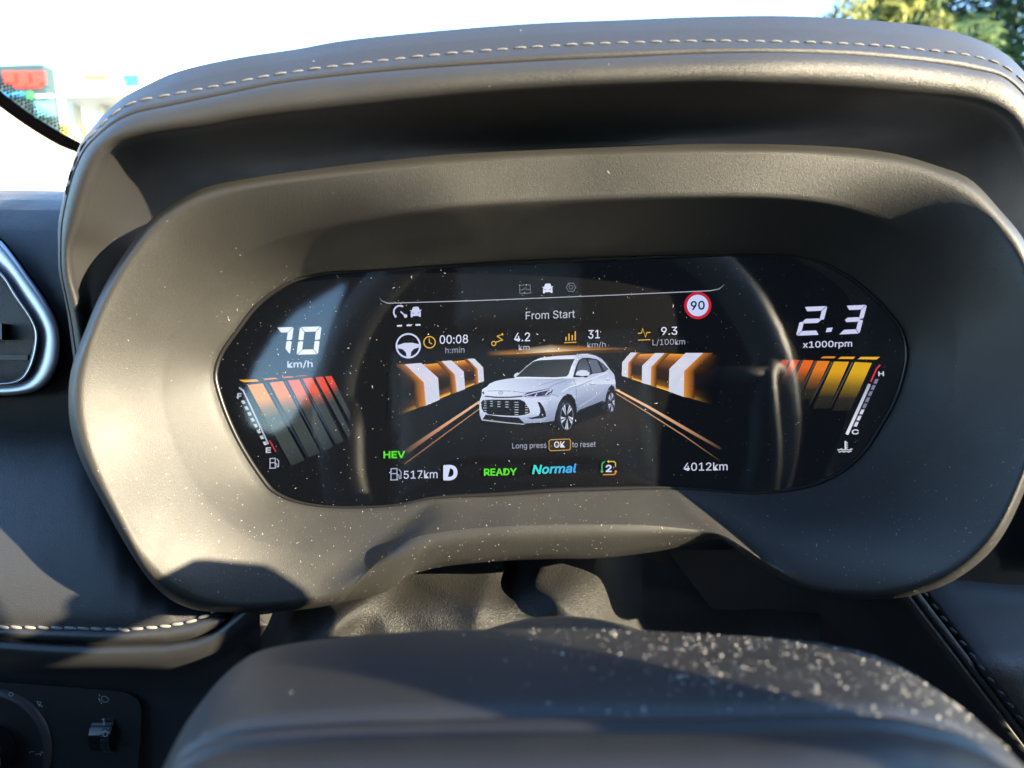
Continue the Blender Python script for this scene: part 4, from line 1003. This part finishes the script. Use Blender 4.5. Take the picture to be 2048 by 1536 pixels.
# driver's seat behind the camera
def rounded(c, hx, hy, hz, r):
    bm = bmesh.new(); bmesh.ops.create_cube(bm, size=2); 
    for v in bm.verts: v.co = Vector((v.co.x*hx, v.co.y*hy, v.co.z*hz))
    bmesh.ops.bevel(bm, geom=list(bm.edges), offset=r, segments=4, affect='EDGES', profile=0.6)
    V = [v.co + Vector(c) for v in bm.verts]; F = [tuple(v.index for v in f.verts) for f in bm.faces]; bm.verts.index_update(); F = [tuple(v.index for v in f.verts) for f in bm.faces]; bm.free()
    return V, F
seat = thing('driving_seat', (0.02, -0.55, 0.28), 'dark leather driving seat with separate headrest facing the steering wheel', 'seat')
V, F = rounded((0.02, -0.45, 0.50), 0.25, 0.28, 0.08, 0.05); mesh_obj('seat_cushion', V, F, M['rim'], seat)
V, F = rounded((0.02, -0.74, 0.86), 0.25, 0.08, 0.34, 0.06); mesh_obj('backrest', V, F, M['rim'], seat)
V, F = rounded((0.02, -0.78, 1.30), 0.13, 0.06, 0.09, 0.045); mesh_obj('headrest', V, F, M['rim'], seat)

# ================================================================== outside
M['tarmac'] = mat('pale_concrete', (0.22, 0.21, 0.19), 0.9, bump=('noise', 6, 0.3, 0.02))
M['white'] = mat('white_paint', (0.8, 0.8, 0.78), 0.5); M['cream'] = mat('cream_paint', (0.72, 0.68, 0.55), 0.6)
M['orange'] = mat('orange_paint', (0.55, 0.25, 0.08), 0.5); M['blue'] = mat('blue_paint', (0.05, 0.25, 0.5), 0.5)
M['teal'] = mat('teal_board', (0.045, 0.075, 0.075), 0.4); M['yellow'] = mat('yellow_paint', (0.7, 0.5, 0.1), 0.6); M['greenp'] = mat('green_paint', (0.05, 0.35, 0.1), 0.5); M['cyan'] = mat('cyan_paint', (0.15, 0.4, 0.42), 0.5)
def emat(name, col, st):
    m = mat(name, (0.02, 0.02, 0.02), 0.5); p = m.node_tree.nodes['Principled BSDF']
    p.inputs['Emission Color'].default_value = (*col, 1); p.inputs['Emission Strength'].default_value = st; return m
M['led'] = emat('red_led', (1.0, 0.05, 0.016), 0.35)
ground = mesh_obj('ground', [(-600, -600, 0), (600, -600, 0), (600, 600, 0), (-600, 600, 0)], [(0, 1, 2, 3)], M['tarmac'], smooth=False); tag(ground, kind='structure')
def at(px, py, y):                 # point on the pixel's ray at forward distance y
    r = ray(px, py); return CAM + r*(y/r.y)
def face_box(px0, py0, px1, py1, y, depth):
    a = at(px0, py0, y); b = at(px1, py1, y); c = (a+b)/2
    return boxv(Vector((c.x, y+depth/2, c.z)), Vector((abs(b.x-a.x)/2, 0, 0)), Vector((0, depth/2, 0)), Vector((0, 0, abs(a.z-b.z)/2)))
ps = thing('price_sign', Vector((at(30, 200, 12).x, 12, 0)), 'dark fuel price sign with glowing red digits', 'sign')
V, F = face_box(-120, 135, 106, 300, 12, 0.3); mesh_obj('sign_board', V, F, M['teal'], ps, smooth=False)
for x0, y0, x1, y1 in ((5, 143, 30, 165), (33, 143, 58, 166), (61, 143, 90, 166), (26, 168, 50, 174), (53, 168, 80, 174)):
    V, F = face_box(x0, y0, x1, y1, 11.95, 0.04); mesh_obj('led_digit', V, F, M['led'], ps, smooth=False)
for x0, y0, x1, y1, m_ in ((52, 183, 64, 198, 'greenp'), (70, 190, 104, 194, 'white'), (-40, 186, 45, 192, 'blue'), (68, 203, 108, 232, 'cyan')):
    V, F = face_box(x0, y0, x1, y1, 11.95, 0.04); mesh_obj('sign_strip', V, F, M[m_], ps, smooth=False)
c = at(20, 300, 12); V, F = boxv(Vector((c.x, 12.15, c.z/2)), Vector((0.25, 0, 0)), Vector((0, 0.1, 0)), Vector((0, 0, c.z/2))); mesh_obj('sign_post', V, F, M['white'], ps, smooth=False)
cn = thing('fuel_station_canopy', Vector((at(300, 170, 17).x, 18, 0)), 'white fuel station canopy on pale columns with orange and blue marks on its fascia', 'canopy')
V, F = face_box(108, 144, 700, 173, 17, 5.0); mesh_obj('canopy_roof', V, F, M['white'], cn, smooth=False)
for x0, y0, x1, y1, m_ in ((166, 148, 176, 158, 'orange'), (178, 149, 214, 157, 'orange'), (246, 149, 277, 158, 'blue'), (251, 160, 277, 170, 'blue')):
    V, F = face_box(x0, y0, x1, y1, 16.95, 0.04); mesh_obj('fascia_mark', V, F, M[m_], cn, smooth=False)
for x0, x1, y in ((136, 150, 18), (200, 212, 18), (330, 345, 18), (172, 178, 21)):
    a = at(x0, 170, y); b = at(x1, 170, y); V, F = boxv(Vector(((a.x+b.x)/2, y, a.z/2)), Vector(((b.x-a.x)/2, 0, 0)), Vector((0, .2, 0)), Vector((0, 0, a.z/2))); mesh_obj('column', V, F, M['cream'], cn, smooth=False)
kio = thing('station_kiosk', Vector((at(250, 300, 24).x, 24, 0)), 'pale station shop standing behind the canopy columns', 'building')
a = at(110, 178, 24); b = at(420, 178, 24); V, F = boxv(Vector(((a.x+b.x)/2, 26, a.z/2)), Vector(((b.x-a.x)/2, 0, 0)), Vector((0, 2, 0)), Vector((0, 0, a.z/2))); mesh_obj('wall', V, F, M['cream'], kio, smooth=False)
for x0, x1 in ((182, 198), (226, 244), (262, 280)):
    V, F = face_box(x0, 186, x1, 330, 23.95, 0.04); mesh_obj('window', V, F, M['teal'], kio, smooth=False)
V, F = face_box(120, 250, 400, 330, 23.9, 0.05); mesh_obj('yellow_band', V, F, M['yellow'], kio, smooth=False)

def leafmat(name, c):
    m = mat(name, c, 0.6); n = m.node_tree.nodes; l = m.node_tree.links
    oi = n.new('ShaderNodeTexCoord'); nz = n.new('ShaderNodeTexNoise'); nz.inputs['Scale'].default_value = 1.5; l.new(oi.outputs['Object'], nz.inputs['Vector'])
    mx = n.new('ShaderNodeMix'); mx.data_type = 'RGBA'; mx.inputs[6].default_value = (c[0]*.6, c[1]*.6, c[2]*.6, 1); mx.inputs[7].default_value = (c[0]*1.5, c[1]*1.4, c[2]*1.2, 1)
    l.new(nz.outputs['Fac'], mx.inputs['Factor']); l.new(mx.outputs[2], n['Principled BSDF'].inputs['Base Color']); n['Principled BSDF'].inputs['Transmission Weight'].default_value = 0.0
    return m
M['leaf_g'] = leafmat('green_leaves', (0.06, 0.105, 0.025)); M['leaf_y'] = leafmat('yellow_leaves', (0.22, 0.23, 0.045)); M['bark'] = mat('bark', (0.08, 0.06, 0.04), 0.9)
def tree(name, base, h, rx, rz, m, label, n=5000, ls=0.10):
    t = thing(name, base, label, 'tree', 'trees beyond the windscreen')
    base = Vector(base); top = base + Vector((0, 0, h*0.75))
    V, F = tube([base, base.lerp(top, .4)+Vector((.05, .03, 0)), top], [0.14, 0.09, 0.03], 8)
    prt = [(V, F)]
    cl = []
    for k in range(26):
        a = rng.uniform(0, 6.28); q = rng.uniform(0, 1)**.5; zz = rng.uniform(-1, 1)
        c = base + Vector((rx*q*math.cos(a)*math.sqrt(1-zz*zz*.8), rx*q*math.sin(a)*math.sqrt(1-zz*zz*.8), h-rz+rz*zz*.9)); cl.append((c, rng.uniform(.25, .5)*rx))
        if k < 8: prt.append(tube([base.lerp(top, .5+.05*k), base.lerp(top, .6+.05*k).lerp(c, .5), c], [0.04, .025, .01], 6))
    V, F = merge(prt); mesh_obj('trunk', V, F, M['bark'], t)
    LV = []; LFc = []
    for k in range(n):
        c, r = cl[int(rng.integers(len(cl)))]
        d = Vector(rng.normal(size=3)).normalized()*r*rng.uniform(.5, 1.08); p = c + d
        a = Vector(rng.normal(size=3)).normalized()*ls*rng.uniform(.6, 1.3); b_ = a.orthogonal().normalized()*ls*.45
        k0 = len(LV); LV += [p-a, p+b_, p+a, p-b_]; LFc.append((k0, k0+1, k0+2, k0+3))
    mesh_obj('crown', LV, LFc, m, t, smooth=False)
def tree_at(name, px, pytop, y, rx, rz, m, label, n=5000, ls=0.10):
    p = at(px, pytop, y); tree(name, (p.x, y, 0), p.z, rx, rz, m, label, n, ls)
tree_at('shrub_tree', 1670, 20, 11, 0.75, 1.1, M['leaf_y'], 'low yellow flowering shrub tree beside the green hedge trees', 8000, .07)
tree_at('shrub_tree', 1615, 24, 12, 0.55, 0.9, M['leaf_y'], 'smallest yellow shrub tree just clearing the leather hood', 3500, .06)
tree_at('shrub_tree', 1775, -40, 11.5, 0.8, 1.5, M['leaf_y'], 'taller yellow shrub tree rising against the green trees', 8000, .07)
tree_at('green_tree', 1900, -120, 13, 1.5, 2.6, M['leaf_g'], 'dense green tree right behind the yellow shrubs', 16000, .12)
tree_at('green_tree', 2120, -260, 14, 2.3, 3.6, M['leaf_g'], 'tall dark green tree with the widest crown', 18000, .14)
tree_at('green_tree', 1800, -5, 16, 1.5, 2.4, M['leaf_g'], 'smaller green tree standing farther off behind the yellow shrubs', 11000, .12)

# ================================================================== dust
def dust(name, V, F, n, smin, smax, lift, label, keep=lambda p: True, parent=None, fibre=0.12):
    V = [Vector(v) for v in V]; tris = []
    for f in F:
        for k in range(1, len(f)-1): tris.append((f[0], f[k], f[k+1]))
    area = np.array([((V[b]-V[a]).cross(V[c]-V[a])).length for a, b, c in tris]); cum = np.cumsum(area)/area.sum()
    DV = []; DF = []; tries = 0
    while len(DF) < n*2 and tries < n*30:
        tries += 1
        a, b, c = tris[min(int(np.searchsorted(cum, rng.random())), len(tris)-1)]
        r1, r2 = rng.random(2); r1 = math.sqrt(r1)
        p = V[a]*(1-r1) + V[b]*(r1*(1-r2)) + V[c]*(r1*r2)
        if not keep(p): continue
        nn_ = (V[b]-V[a]).cross(V[c]-V[a])
        if nn_.length < 1e-14: continue
        nn_.normalize()
        if nn_.dot(CAM-p) < 0: nn_ = -nn_
        t1 = (nn_.orthogonal()).normalized(); ang = rng.uniform(0, 6.28); t2 = nn_.cross(t1); d1 = t1*math.cos(ang)+t2*math.sin(ang); d2 = nn_.cross(d1)
        s = smin + (smax-smin)*rng.random()**3.2; th = s*.35
        k = len(DV); q = p + nn_*(lift)
        if rng.random() < fibre:
            l_ = s*rng.uniform(1.6, 3.2); w_ = s*.14; bend = d2*s*rng.uniform(-.8, .8)
            DV += [q-d1*l_*.5-d2*w_, q-d1*l_*.5+d2*w_, q+bend*.5+d2*w_+nn_*th, q+bend*.5-d2*w_+nn_*th, q+d1*l_*.5+d2*w_, q+d1*l_*.5-d2*w_]
            DF += [(k, k+1, k+2, k+3), (k+3, k+2, k+4, k+5)]
        else:
            tl = nn_*th*rng.uniform(.2, 1)
            DV += [q-d1*s*.5*rng.uniform(.6, 1), q-d2*s*.4*rng.uniform(.5, 1), q+d1*s*.5*rng.uniform(.6, 1)+tl*.3, q+d2*s*.4*rng.uniform(.5, 1), q+tl]
            DF += [(k, k+1, k+4), (k+1, k+2, k+4)]; DF += [(k+2, k+3, k+4), (k+3, k, k+4)]
    o = mesh_obj(name, DV, DF, M['dust'], parent, smooth=False)
    o['kind'] = 'stuff'
    if parent is None: tag(o, label, 'dust')
    return o
dust('display_dust', LV if False else [p for r in lens_rows for p in r], LF[:-NA], 3200, 0.00011, 0.00045, 0.00004, 'pale dust specks scattered over the glass of the display')
def lowbez(p):
    u, v, ww = uvw(p); d = DIST-ww; y = 768 - v/d*FPX; x = 1024+u/d*FPX
    pr = 0.10 + 0.9*float(smoothstep(850, 1010, y))
    if x > 1300 and y < 900: pr *= .4
    if y < 480: pr *= .25
    return rng.random() < pr
dust('bezel_dust', bz_V, bz_F, 6000, 0.00012, 0.00052, 0.00004, 'pale dust flecks gathered on the lower bezel around the display', lowbez)
def bezcorner(p):
    u, v, ww = uvw(p); d = DIST-ww; y = 768 - v/d*FPX; x = 1024+u/d*FPX
    dd = min(np.hypot(d0[:, 0]-x, d0[:, 1]-y))
    return dd < 45 and x < 900 and y < 640 and rng.random() < math.exp(-dd/18)
dust('bezel_edge_dust', bz_V, bz_F, 600, 0.00015, 0.0005, 0.00003, 'fine dust packed along the upper left edge of the display', bezcorner)
def hubk(p):
    u, v, ww = uvw(p); d = DIST-ww; y = 768 - v/d*FPX; x = 1024+u/d*FPX
    if y > 1500 or ww < WB-0.003: return False
    return rng.random() < 0.03 + 0.97*float(smoothstep(980, 1650, x + (1400-y)*1.3))
dust('hub_dust', HubV, HubF, 2600, 0.00022, 0.0009, 0.00005, 'bright dust crumbs lying on top of the steering wheel hub', hubk, fibre=.05)
dust('hood_dust', HV, HF, 160, 0.00015, 0.0006, 0.00005, 'sparse dust specks on the leather hood above the display', lambda p: uvw(p)[1] > 0.04 and uvw(p)[2] > 0.0)
